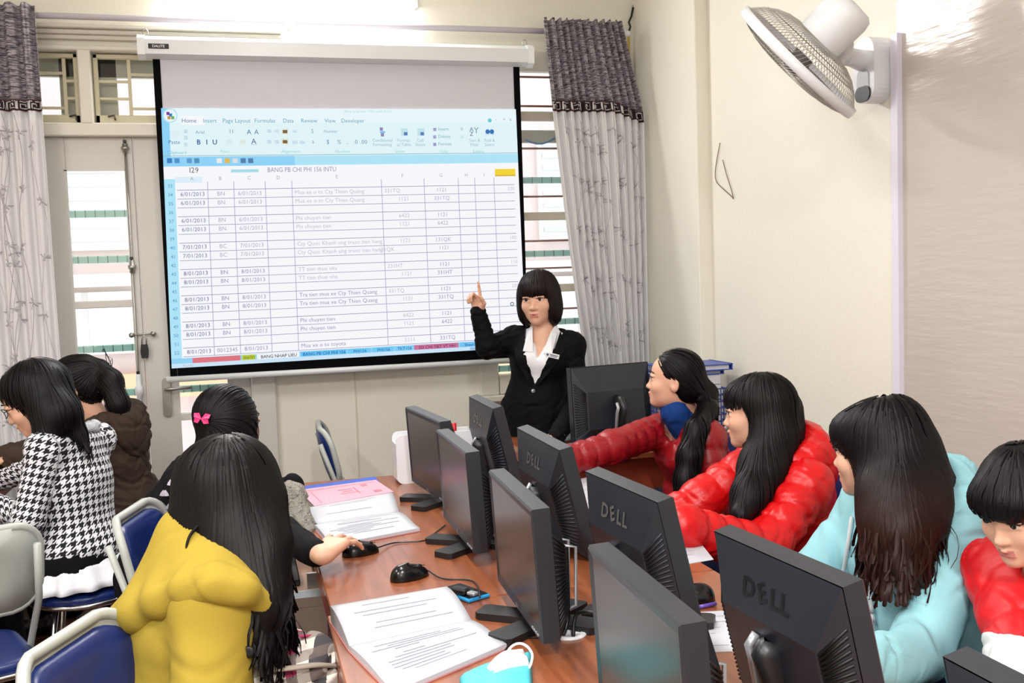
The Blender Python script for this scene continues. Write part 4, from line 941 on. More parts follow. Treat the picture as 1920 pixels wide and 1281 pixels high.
cb_ = MB(); cb_.tube(catmull([PZ(900, 1275, TZ+.004), PZ(930, 1248, TZ+.022), PZ(944, 1225, TZ+.022), PZ(960, 1205, TZ+.01), PZ(990, 1196, TZ+.003), PZ(1010, 1196, TZ+.003)], 6), .0022, 6); tag(cb_.build('mouse_cable', M_black), 'thin black cable curving across the near open workbook', 'cable')
# right-hand papers, pen
G3 = 'loose sheets on the table'
sheet('paper_sheet', 'white sheets in front of the bright red sleeve', 'paper', [(1240, 1000), (1300, 1002), (1338, 1050), (1245, 1066)], TZ, lines=7, group=G3)
sheet('paper_sheet', 'white sheet under the purple pen beside the large monitor back', 'paper', [(1268, 1152), (1375, 1145), (1400, 1222), (1272, 1226)], TZ, lines=6, group=G3)
sheet('paper_sheet', 'narrow white sheet between the backs of two monitors', 'paper', [(1062, 1002), (1112, 992), (1122, 1030), (1090, 1036)], TZ, group=G3)
sheet('paper_sheet', 'white sheets beneath the dark red sleeve', 'paper', [(1060, 905), (1125, 890), (1140, 945), (1075, 962)], TZ, lines=6, group=G3)
sheet('paper_sheet', 'white leaflet with pale blue print at the right table edge', 'paper', [(1565, 1262), (1618, 1246), (1690, 1296), (1620, 1320)], TZ, group=G3)
b_ = MB()
for q in ([(1600, 1256), (1618, 1248), (1650, 1270), (1630, 1276)], [(1640, 1276), (1655, 1274), (1672, 1286), (1652, 1290)]): b_.add([PZ(x, y, TZ+.0021) for x, y in q], [(0, 1, 2, 3)])
b_.build('blue_print', mat('blue_print', (150, 200, 240), .6), bpy.data.objects['paper_sheet.004']).matrix_parent_inverse = Matrix.Translation(-bpy.data.objects['paper_sheet.004'].location)
a, b = PZ(1276, 1146, TZ+.006), PZ(1342, 1132, TZ+.006); pn = empty('ballpoint_pen', a, 0, 'purple and white ballpoint pen on the sheet by the large monitor back', 'pen')
d = Vector(b-a); MB().tube([(0, 0, 0), d*.5], .0042, 8).build('barrel', mat('pen_white', (206, 200, 226), .3), pn); MB().tube([d*.5, d], .0048, 8).build('cap', mat('pen_purple', (96, 70, 170), .3), pn); MB().tube([d*-.08, (0, 0, 0)], .0012, 8, r2=.004).build('tip', M_silver, pn)
# keyboards on pull-out trays at the left edge
M_key2 = mat('key_black', (24, 24, 26), .4)
def keyboard(label, pos, yaw, par=None):
    t = empty('keyboard', pos, yaw, label, 'keyboard', 'black keyboards'); MB().box((0, 0, .009), (.44, .145, .018), bev=.004).build('base', M_black, t)
    k0 = MB().box((0, 0, 0), (.0165, .0165, .008), bev=.002).build('key', M_key2, t); f = True
    for r in range(5):
        for c_ in range(21):
            if c_ in (15,): continue
            k = k0 if f else k0.copy()
            if not f: COL.objects.link(k)
            f = False; k.location = (-.205+c_*.0203, -.052+r*.0245, .0225); k.parent = t
    return t
def tray(label, x0, x1, y0, y1, z):
    t = empty('keyboard_tray', ((x0+x1)/2, (y0+y1)/2, z), 0, label, 'tray', 'pull-out keyboard trays')
    MB().box((0, 0, 0), (x1-x0, y1-y0, .016), bev=.002).build('board', mat('tray_wood', (176, 140, 120), .4), t)
    MB().box((0, -(y1-y0)/2-.004, 0), (x1-x0, .007, .02)).build('edge_strip', mat('tray_edge', (206, 216, 226), .3), t)
    for s in (-1, 1): MB().box((.1, s*((y1-y0)/2-.02), .030), ((x1-x0)-.22, .012, .045)).build('runner', M_steel, t)
ty0 = float(PZ(600, 1105, .665)[1]); tray('pull-out keyboard tray under the arm on the mouse', -.06, .40, ty0, ty0+.62, .657)
keyboard('black keyboard on the tray under the arm on the mouse', (.06, ty0+.27, .6655), R_(-90))
# things at the far end: white bin with a marker, teacher's desk papers, folders and basket
wp = PZ(762, 907, TZ); xw0 = float(wp[0])-.035; xw1 = xw0+.33; yw = float(wp[1])+.05
bn = empty('desk_bin', ((xw0+xw1)/2, yw, TZ), 0, 'white plastic bin standing behind the farthest monitors', 'bin')
wB, hB = xw1-xw0, .19
for s in (-1, 1): MB().prism(rrect(wB, hB, .025, 5), lambda a_, b_, t: (a_, t, b_+hB/2), s*.05-.004, s*.05+.004).build('long_side', M_wplast, bn)
for s in (-1, 1): MB().box((s*(wB/2-.004), 0, hB/2-.01), (.008, .095, hB-.05)).build('end_panel', M_wplast, bn)
MB().box((0, 0, .012), (wB-.02, .095, .008)).build('base', M_wplast, bn)
mkr = empty('marker_pen', ((xw0+xw1)/2+.075, yw+.0, TZ+.016), 0, 'red capped marker standing in the white bin', 'pen')
MB().tube([(0, 0, .001), (.0, -.005, .14)], .009, 10).build('barrel', M_wplast, mkr); MB().tube([(0, -.005, .14), (0, -.006, .20)], .0105, 10).build('cap', mat('marker_red', (206, 30, 40), .35), mkr)
G4 = 'papers on the front desk'
sheet('paper_sheet', 'white sheets on the front desk by the teacher\'s hand', 'paper', [(1015, 812), (1075, 800), (1085, 822), (1010, 838)], TZ, group=G4)
sheet('paper_sheet', 'long white sheet below the black monitor on the front desk', 'paper', [(1055, 834), (1112, 824), (1118, 840), (1060, 850)], TZ, group=G4, lines=3)
a = PZ(1117, 833, TZ+.012); tag(MB().tube([a, a+np.array([.0, .05, 0])], .012, 12).build('marker_pen', mat('marker_blue', (30, 40, 130), .35)), 'thick blue capped marker on the front desk', 'pen')
a = PZ(1142, 832, TZ+.014); tag(MB().box((0, 0, .0), (.075, .03, .028), rot=rz(.2), bev=.006).build('pencil_case', mat('salmon', (226, 120, 100), .6)), 'small salmon pencil case below the black monitor', 'case').location = a
a = PZ(1105, 852, TZ); keyboard('black keyboard on the front desk behind the dark red sleeve', (float(a[0])+.06, float(a[1]), TZ), R_(8))
sx, sy = 2.04, 4.50
bk = empty('lattice_basket', (sx, sy, TZ), 0, 'blue lattice plastic basket in the corner by the front desk', 'basket')
M_bbl = mat('basket_blue', (52, 64, 150), .4)
for nm, L, fn in (('front_lattice', .36, lambda a_, z, o: (a_, -.13-o, z)), ('back_lattice', .36, lambda a_, z, o: (a_, .13+o, z)), ('side_lattice', .26, lambda a_, z, o: (-.18-o, a_, z)), ('side_lattice', .26, lambda a_, z, o: (.18+o, a_, z))):
    b_ = MB(); n = int(L/.03)
    for k in range(n+1): x = -L/2+L*k/n; b_.tube([fn(x, .0, 0), fn(x, .22, 0)], .003, 4)
    for k in range(8): b_.tube([fn(-L/2, .004+k*.0309, 0), fn(L/2, .004+k*.0309, 0)], .003, 4)
    b_.build(nm, M_bbl, bk)
MB().box((0, 0, .003), (.36, .26, .006)).build('floor', M_bbl, bk)
z_ = TZ+.006; rng = random.Random(5)
for k in range(6):
    hgt = (.05, .045, .05, .04, .05, .045)[k]; lab = ['thick white paper bundle at the bottom of the basket', 'second white paper bundle up in the blue basket', 'third white paper bundle up in the blue basket', 'grey paper bundle at the rim of the blue basket', 'white paper bundle above the basket rim', 'white bundle just under the blue folders'][k]
    tag(MB().box((sx+rng.uniform(-.008, .008), sy, z_+hgt/2), (.31, .22, hgt-.001), rot=rz(rng.uniform(-.05, .05)), bev=.002).build('paper_bundle', M_paper if k != 3 else M_paper2), lab, 'papers', 'bundles in the lattice basket'); z_ += hgt
for k, (dx, c_) in enumerate(((.0, (60, 90, 190)), (.03, (30, 64, 160)))):
    t = empty('ring_binder', (sx+dx, sy+.01-.03*k, z_), 0, ['light blue folder lying under the dark blue one on the basket pile', 'dark blue folder on top of the basket pile'][k], 'folder', 'folders on the basket pile')
    M_b = mat('binder_blue_%d' % k, c_, .35); MB().box((0, 0, .003), (.36, .24, .004)).build('cover', M_b, t); MB().box((0, 0, .016+.012*k), (.36, .24, .004), rot=Matrix.Rotation(-.02*(1-k), 3, 'Y')).build('cover', M_b, t); MB().box((.176, 0, .011+.006*k), (.006, .24, .018+.012*k)).build('spine', M_b, t); MB().box((.0, 0, .010+.005*k), (.33, .22, .010+.010*k)).build('pages', M_paper, t); z_ += .022+.012*k
# yellow book on the left table
tt = PZ(22, 886, TZ+.02); t = empty('booklet', (float(tt[0])-.11, float(tt[1])+.02, TZ), R_(14), 'yellow edged booklet on the far left table', 'booklet')
MB().box((0, 0, .009), (.19, .26, .016)).build('pages', M_paper, t); MB().box((0, 0, .0185), (.2, .27, .003)).build('cover', MATS['yellow_card'], t); MB().box((-.01, .01, .0205), (.13, .18, .001)).build('cover_print', M_paper, t)
# ================================================================ SMOOTH-SOLID MODELLER (signed distances -> one continuous mesh)
def nv(v): v = np.asarray(v, float); return v/np.linalg.norm(v)
def prim(kind, k=.02, op=1, **d): d.update(kind=kind, k=k, op=op); return d
def cap(a, b, ra, rb=None, k=.02, op=1, puff=None): return prim('cap', k, op, a=np.asarray(a, float), b=np.asarray(b, float), ra=ra, rb=ra if rb is None else rb, puff=puff)
def ell(c, r, A=None, k=.02, op=1, puff=None): return prim('ell', k, op, c=np.asarray(c, float), r=np.asarray(r, float), A=np.eye(3) if A is None else np.asarray(A, float), puff=puff)
def fnp(f, lo, hi, k=.005, op=-1): return prim('fn', k, op, f=f, lo=np.asarray(lo, float), hi=np.asarray(hi, float))
def chain(pts, k=.02, puff=None):
    return [cap(p[:3], q[:3], p[3], q[3], k, 1, puff) for p, q in zip(pts[:-1], pts[1:])]
def pbox(p):
    if p['kind'] == 'cap':
        m = max(p['ra'], p['rb'])+(p['puff'][0] if p['puff'] else 0); return np.minimum(p['a'], p['b'])-m, np.maximum(p['a'], p['b'])+m
    if p['kind'] == 'ell':
        e = np.sqrt(((p['A'].T*p['r'])**2).sum(1))*(1.0); m = p['puff'][0] if p['puff'] else 0; return p['c']-e-m, p['c']+e+m
    return p['lo'], p['hi']
def pdist(p, X, Y, Z):
    if p['kind'] == 'cap':
        a, b = p['a'], p['b']; ba = b-a; L2 = max(1e-9, ba@ba); x, y, z = X-a[0], Y-a[1], Z-a[2]
        t = np.clip((x*ba[0]+y*ba[1]+z*ba[2])/L2, 0, 1); r = p['ra']+(p['rb']-p['ra'])*t
        if p['puff']: r = r+p['puff'][0]*(.4-np.exp(-(np.sin(t*(math.sqrt(L2)/p['puff'][1])*math.pi+.3)/.38)**2))
        return np.sqrt((x-t*ba[0])**2+(y-t*ba[1])**2+(z-t*ba[2])**2)-r
    if p['kind'] == 'ell':
        c, r, A = p['c'], p['r'], p['A']; x, y, z = X-c[0], Y-c[1], Z-c[2]
        u = (x*A[0, 0]+y*A[0, 1]+z*A[0, 2]); v = (x*A[1, 0]+y*A[1, 1]+z*A[1, 2]); w_ = (x*A[2, 0]+y*A[2, 1]+z*A[2, 2])
        k0 = np.sqrt((u/r[0])**2+(v/r[1])**2+(w_/r[2])**2); k1 = np.sqrt((u/r[0]**2)**2+(v/r[1]**2)**2+(w_/r[2]**2)**2)+1e-9
        d = k0*(k0-1)/k1
        if p['puff']: d = d-p['puff'][0]*(.4-np.exp(-(np.sin(w_/p['puff'][1]*math.pi+.4)/.38)**2))
        return d
    return p['f'](X, Y, Z)
def smix(F, d, k, op):
    if op > 0:
        h = np.clip(.5+.5*(F-d)/k, 0, 1); return F+(d-F)*h-k*h*(1-h)
    h = np.clip(.5-.5*(F+d)/k, 0, 1); return F+(-d-F)*h+k*h*(1-h)
def sdf_pts(ps, P):
    F = np.full(len(P), 1.0)
    for p in ps: F = smix(F, pdist(p, P[:, 0], P[:, 1], P[:, 2]), p['k'], p['op'])
    return F
def axis(lo, hi, step, fines):
    xs = [lo]
    while xs[-1] < hi:
        x = xs[-1]; s = step
        for a, b, f in fines:
            if a <= x <= b: s = min(s, f)
            elif x < a < x+step: s = min(s, max(f, (a-x)))
        xs.append(x+s)
    return np.array(xs)
def sdf_mesh(ps, step, fines=(), smooth=1):
    los, his = zip(*[pbox(p) for p in ps if p['op'] > 0]); lo = np.min(los, 0)-step*2; hi = np.max(his, 0)+step*2
    ax = [axis(lo[i], hi[i], step, [(f[0][i], f[1][i], f[2]) for f in fines]) for i in range(3)]
    F = np.full([len(a) for a in ax], .5, np.float32)
    for p in ps:
        l, h = pbox(p); m = p['k']+step*2.5
        if p['op'] < 0: m = p['k']
        i0 = [max(0, np.searchsorted(ax[i], l[i]-m)-1) for i in range(3)]; i1 = [min(len(ax[i]), np.searchsorted(ax[i], h[i]+m)+1) for i in range(3)]
        if any(b <= a for a, b in zip(i0, i1)): continue
        sl = tuple(slice(a, b) for a, b in zip(i0, i1))
        X = ax[0][sl[0]].astype(np.float32)[:, None, None]; Y = ax[1][sl[1]].astype(np.float32)[None, :, None]; Z = ax[2][sl[2]].astype(np.float32)[None, None, :]
        F[sl] = smix(F[sl], pdist(p, X, Y, Z), p['k'], p['op'])
    S = F < 0; n = np.array(F.shape)-1; cnt = np.zeros(n, np.int8); cor = [(i, j, k) for i in (0, 1) for j in (0, 1) for k in (0, 1)]
    cs = lambda A, c: A[c[0]:c[0]+n[0], c[1]:c[1]+n[1], c[2]:c[2]+n[2]]
    for c in cor: cnt += cs(S, c)
    act = (cnt > 0) & (cnt < 8); I, J, K = np.nonzero(act); idx = np.full(n, -1, np.int32); idx[I, J, K] = np.arange(len(I))
    V = np.zeros((len(I), 3)); C = np.zeros(len(I)); G = (I, J, K)
    for c in cor:
        for a in range(3):
            if c[a]: continue
            c2 = list(c); c2[a] = 1
            f0 = F[I+c[0], J+c[1], K+c[2]]; f1 = F[I+c2[0], J+c2[1], K+c2[2]]; mk = (f0 < 0) != (f1 < 0); t = np.where(mk, f0/np.where(mk, f0-f1, 1), 0)
            for d in range(3):
                q0 = ax[d][G[d]+c[d]]; q1 = ax[d][G[d]+c2[d]]; V[:, d] += np.where(mk, q0+(q1-q0)*t, 0)
            C += mk
    V /= C[:, None]; Q = []
    for a in range(3):
        b, c = (a+1) % 3, (a+2) % 3; s0 = [slice(None)]*3; s1 = [slice(None)]*3; s0[a] = slice(0, -1); s1[a] = slice(1, None); A0, A1 = S[tuple(s0)], S[tuple(s1)]
        E_ = np.nonzero(A0 != A1); e = [np.array(x) for x in E_]; ok = (e[b] > 0) & (e[c] > 0) & (e[b] < n[b]) & (e[c] < n[c]); e = [x[ok] for x in e]; inside = A0[tuple(e)]
        def cell(db, dc):
            z = [x.copy() for x in e]; z[b] += db; z[c] += dc; return idx[tuple(z)]
        q = np.stack([cell(-1, -1), cell(0, -1), cell(0, 0), cell(-1, 0)], 1); q[~inside] = q[~inside][:, ::-1]; Q.append(q)
    Q = np.concatenate(Q); Q = Q[(Q >= 0).all(1)]
    for _ in range(smooth):
        acc = np.zeros_like(V); cn = np.zeros(len(V))
        for i in range(4):
            for o in (1, 3): np.add.at(acc, Q[:, i], V[Q[:, (i+o) % 4]]); np.add.at(cn, Q[:, i], 1)
        V = V*.5+.5*acc/np.maximum(cn, 1)[:, None]
    return V, Q
def vnorm(V, Q):
    n = np.cross(V[Q[:, 2]]-V[Q[:, 0]], V[Q[:, 3]]-V[Q[:, 1]]); N_ = np.zeros_like(V)
    for i in range(4): np.add.at(N_, Q[:, i], n)
    return N_/np.maximum(np.linalg.norm(N_, axis=1), 1e-9)[:, None]
def wrinkle(V, Q, amp, seed, freq=1.0, direc=None):
    """broad swells plus narrow creases that fade in and out"""
    rng = np.random.RandomState(seed); h = np.zeros(len(V)); W = V+.025*np.sin(V[:, [1, 2, 0]]*19*freq+rng.rand(3)*6)+.010*np.sin(V[:, [2, 0, 1]]*47*freq+rng.rand(3)*6)
    for _ in range(4):
        d = nv(rng.randn(3)); h += .55*np.sin(W@d*rng.uniform(16, 34)*freq+rng.rand()*6)
    for _ in range(7):
        d = nv(rng.randn(3))
        if direc is not None: d = nv(d*.55+np.asarray(direc)*.8)
        e = nv(rng.randn(3)); mask = np.clip(np.sin(V@e*rng.uniform(9, 18)+rng.rand()*6)*1.6-.3, 0, 1)
        x = W@d*rng.uniform(26, 46)*freq+rng.rand()*6; h += mask*(-1.5*np.exp(-(np.sin(x)/.22)**2)+.7*np.exp(-(np.sin(x+.45)/.3)**2))
    return V+vnorm(V, Q)*(amp*h)[:, None]
def strands(ps, seeds, flow, nseg, step, off=.0015, rad=.0022, tail=0.0, seed=1, curl=0.0, tailn=0, zlow=-9.0):
    """hair locks that run over the hair solid along flow(P)->direction, vectorised"""
    rng = np.random.RandomState(seed); P = np.array(seeds, float); n = len(P); path = [P.copy()]; vel = None; ph = rng.rand(n)*6.28; offs = off*(.3+1.9*rng.rand(n)); free = np.zeros(n, bool); left = np.full(n, 99)
    def grad(Pt):
        e = .002; d0 = sdf_pts(ps, Pt); g = np.stack([sdf_pts(ps, Pt+np.eye(3)[i]*e)-d0 for i in range(3)], 1); return d0, g/np.maximum(np.linalg.norm(g, axis=1), 1e-9)[:, None]
    d, g = grad(P); P = P-g*(d-offs)[:, None]; path = [P.copy()]
    for s in range(nseg):
        d, g = grad(P); new = (~free) & (g[:, 2] < -.30) & (s > 1); free |= new; left = np.where(new, np.where(P[:, 2] < zlow, rng.randint(1, max(2, tailn+1), n) if tailn else 0, 0), left)
        fl = flow(P); t = np.where(free[:, None], fl, fl-g*(fl*g).sum(1)[:, None]*(np.abs(d) < .05)[:, None]); t = nvr(t)
        vel = t if vel is None else nvr(vel*.45+t*.55)
        mv = np.where(free & (left <= 0), .0004, step); P = P+vel*mv[:, None]; left = np.where(free, left-1, left)
        if curl: P = P+np.stack([np.sin(ph+s*.9), np.cos(ph*1.3+s*.8), 0*ph], 1)*curl*(s/nseg)**2*(mv > .001)[:, None]
        d, g = grad(P); c = np.where((d < .02) & ~free, np.clip(d-offs, -.03, .008), 0); P = P-g*c[:, None]; path.append(P.copy())
    T = np.stack(path, 1); L = T.shape[1]; V = np.zeros((n, L, 3, 3)); tan = np.gradient(T, axis=1); tan /= np.maximum(np.linalg.norm(tan, axis=2), 1e-9)[..., None]
    ref = np.zeros_like(tan); d, g = grad(T.reshape(-1, 3)); gg = g.reshape(T.shape); side = np.cross(tan, gg); side /= np.maximum(np.linalg.norm(side, axis=2), 1e-9)[..., None]
    wd = (rad*(.6+.8*rng.rand(n)))[:, None]*np.sin(np.linspace(.25, 1, L)*math.pi*.97)[None, :]**.6
    V[:, :, 0] = T+side*wd[..., None]*1.5; V[:, :, 1] = T+gg*wd[..., None]*.75; V[:, :, 2] = T-side*wd[..., None]*1.5
    Vf = V.reshape(-1, 3); base = (np.arange(n)[:, None]*L+np.arange(L-1)[None, :])*3; Q = []
    for a, b in ((0, 1), (1, 2)): Q.append(np.stack([base+a, base+b, base+3+b, base+3+a], -1).reshape(-1, 4))
    return Vf, np.concatenate(Q)
def nvr(A): return A/np.maximum(np.linalg.norm(A, axis=1), 1e-9)[:, None]
# ================================================================ PEOPLE
M_skin = mat('skin', (226, 176, 150), .5, var=.05, vscale=30, bump=.03, bscale=500); M_lip = mat('lips', (196, 120, 112), .45); M_sclera = mat('eye_white', (226, 222, 218), .25); M_iris = mat('iris', (24, 16, 12), .15); M_brow = mat('brow', (40, 28, 24), .8)
M_skin.node_tree.nodes['Principled BSDF'].inputs['Subsurface Weight'].default_value = .08; M_skin.node_tree.nodes['Principled BSDF'].inputs['Subsurface Radius'].default_value = (.012, .005, .003)
def hair_mat(name, c, tip=None, z0=0, z1=0):
    m = mat(name, c, .46, bump=.10, bscale=90, stretch=(1, 1, .06), spec=.2); N = m.node_tree.nodes; b = N['Principled BSDF']
    if tip:
        nt = m.node_tree; g = N.new('ShaderNodeNewGeometry'); s = N.new('ShaderNodeSeparateXYZ'); nt.links.new(g.outputs['Position'], s.inputs[0]); mr = N.new('ShaderNodeMapRange'); mr.inputs[1].default_value = z0; mr.inputs[2].default_value = z1; nt.links.new(s.outputs[2], mr.inputs[0])
        mx = N.new('ShaderNodeMix'); mx.data_type = 'RGBA'; mx.inputs[6].default_value = lin(c); mx.inputs[7].default_value = lin(tip); nt.links.new(mr.outputs[0], mx.inputs[0]); nt.links.new(mx.outputs[2], b.inputs['Base Color'])
    return m
def heading(yaw): return np.array([-math.sin(yaw), math.cos(yaw), 0.0])
def frame(yaw, pitch=0, roll=0):
    """columns: right, forward, up"""
    M = Matrix.Rotation(yaw, 3, 'Z') @ Matrix.Rotation(pitch, 3, 'X') @ Matrix.Rotation(roll, 3, 'Y'); return np.array(M)
class Head:
    def __init__(s, pos, yaw, pitch=0, roll=0, sc=1.0): s.p = np.asarray(pos, float); s.M = frame(R_(yaw), R_(pitch), R_(roll)); s.s = sc
    def w(s, x, y, z): return s.p+s.M@(np.array([x, y, z])*s.s)
    def loc(s, V): return (V-s.p)@s.M/s.s
    def E(s, c, r, k=.02, op=1, tilt=None):
        A = s.M.T
        if tilt is not None: A = np.array(Euler(tilt).to_matrix()).T@A
        return ell(s.w(*c), np.array(r)*s.s, A, k*s.s, op)
    def C(s, a, b, ra, rb=None, k=.02, op=1): return cap(s.w(*a), s.w(*b), ra*s.s, (ra if rb is None else rb)*s.s, k*s.s, op)
    def prims(s):
        P = [s.E((0, -.015, .030), (.072, .092, .084)), s.E((0, .022, -.020), (.062, .064, .080), .03), s.E((0, .028, -.066), (.048, .050, .044), .03), s.E((0, .064, -.096), (.020, .018, .016), .025), s.E((0, .030, .035), (.061, .054, .052), .02)]
        for q in (-1, 1): P += [s.E((q*.036, .054, -.030), (.025, .025, .024), .02)]
        for q in (-1, 1): P += [s.E((q*.031, .092, .004), (.018, .012, .010), .012, -1)]
        P += [s.C((0, .077, .010), (0, .093, -.033), .0070, .0085, .012), s.E((0, .0945, -.036), (.0105, .010, .009), .008)]
        for q in (-1, 1): P += [s.E((q*.0110, .0865, -.039), (.0068, .008, .0062), .006), s.C((q*.016, .0865, .0125), (q*.045, .077, .0115), .0062, .0056, .006), s.C((q*.018, .083, -.0045), (q*.043, .077, -.0035), .004, .0035, .006)]
        for q in (-1, 1): P += [s.C((q*.017, .0795, -.0630), (0, .0880, -.0625), .0044, .0055, .006)]
        P += [s.C((-.012, .0815, -.0735), (.012, .0815, -.0735), .0065, .0065, .006), s.C((-.021, .0850, -.0655), (0, .0895, -.0682), .0015, .0015, .003, -1), s.C((.021, .0850, -.0655), (0, .0895, -.0682), .0015, .0015, .003, -1)]
        for q in (-1, 1): P += [s.E((q*.071, -.012, -.012), (.011, .019, .031), .008, 1, (0, 0, q*.35)), s.E((q*.080, -.008, -.006), (.006, .009, .016), .004, -1, (0, 0, q*.35))]
        return P
    def face_parts(s, root, brow=M_brow, glasses=False):
        for q in (-1, 1):
            V = []; c = s.w(q*.031, .0728, .002); MB_ = MB(); n = 14
            prof = [(math.sin(t)*.0125*s.s, math.cos(t)*.0125*s.s) for t in np.linspace(.02, math.pi-.02, 9)]
            A = Matrix([[*s.M[0], 0], [*s.M[1], 0], [*s.M[2], 0], [0, 0, 0, 1]]); T = Matrix.Translation(Vector(c)) @ A @ Matrix.Rotation(-math.pi/2, 4, 'X')
            e = MB().lathe(prof, n, T).build('eye', M_sclera, root)
            MB().lathe([(.0005, .0124*s.s), (.0045*s.s, .0126*s.s), (.0070*s.s, .0112*s.s), (.0076*s.s, .0102*s.s)], 14, T).build('iris', M_iris, e)
            pts = [s.w(q*x, y, z) for x, y, z in ((.017, .0835, .0055), (.024, .0885, .0085), (.032, .0890, .0095), (.040, .0850, .0080), (.046, .0790, .0045))]
            MB().tube(catmull(pts, 3), .0016*s.s, 5).build('eyelash', M_brow, root)
            pts = [s.w(q*x, y, z) for x, y, z in ((.014, .0885, .0265), (.028, .0895, .0290), (.040, .0830, .0280), (.050, .0725, .0235))]
            MB().tube(catmull(pts, 3), [.0022*s.s]*3+[.0026*s.s]*3+[.0016*s.s]*4, 6, flat=1.2).build('eyebrow', brow, root)
        if glasses:
            g = MB()
            for q in (-1, 1):
                g.tube([s.w(q*.032+.024*math.cos(t), .100-.010*abs(math.cos(t)), .0+.017*math.sin(t)) for t in np.linspace(0, 6.28, 19)[:-1]], .0016, 6, closed=True)
                g.tube([s.w(q*.056, .090, .004), s.w(q*.074, .05, .004), s.w(q*.078, -.01, .0)], .0016, 6)
            g.tube([s.w(-.009, .099, .003), s.w(.009, .099, .003)], .0016, 6); g.build('spectacles', M_black, root)
        for c in root.children:
            if c.name.split('.')[0] in ('eye', 'eyelash', 'eyebrow', 'spectacles'): c.location = -root.location
def ik(S, W, l1, l2, pole):
    S, W = np.asarray(S, float), np.asarray(W, float); d = W-S; L = np.linalg.norm(d); L = min(L, (l1+l2)*.999); u = d/np.linalg.norm(d); a = (l1*l1-l2*l2+L*L)/(2*L); h = math.sqrt(max(1e-6, l1*l1-a*a)); p = np.asarray(pole, float); p = p-u*(p@u); return S+u*a+nv(p)*h
def hand(W, fwd, palm, side, curls=(.5, .5, .5, .5), thumb=.5, sc=1.0, spread=.06):
    """W wrist, fwd finger direction, palm: direction the palm faces, side: +1 thumb toward fwd x palm"""
    f = nv(fwd); p = np.asarray(palm, float); p = nv(p-f*(p@f)); a = np.cross(f, p)*side; P = []; K = W+f*.082*sc
    for i, o in enumerate((.026, .009, -.009, -.026)):
        kn = W+f*(.080-.004*abs(i-1))*sc+a*o*sc; P.append(cap(W+a*o*.55*sc+f*.01, kn, .0150*sc, .0115*sc, .012))
        L = (.040, .044, .041, .032)[i]*sc; r = (.0088, .0090, .0086, .0076)[i]*sc; ang = 0; q = kn; d = nv(f+a*spread*(1.5-i))
        for j, (l, cc) in enumerate(((L, .75), (L*.62, 1.0), (L*.5, .7))):
            ang += curls[i]*cc; dd = d*math.cos(ang)+p*math.sin(ang); q2 = q+dd*l; P.append(cap(q, q2, r*(1-.10*j), r*(1-.10*(j+1)), .004)); q = q2
    t0 = W+f*.022*sc+a*.024*sc; d1 = nv(f*.65+a*.75+p*.35*thumb); t1 = t0+d1*.042*sc; d2 = nv(f*(1-.3*thumb)+a*.25*(1-thumb)+p*.5*thumb); t2 = t1+d2*.032*sc; t3 = t2+nv(d2+p*.2*thumb-a*.3*thumb)*.025*sc
    P += [cap(t0, t1, .0145*sc, .0105*sc, .010), cap(t1, t2, .0100*sc, .0092*sc, .004), cap(t2, t3, .0092*sc, .0075*sc, .004)]
    return P
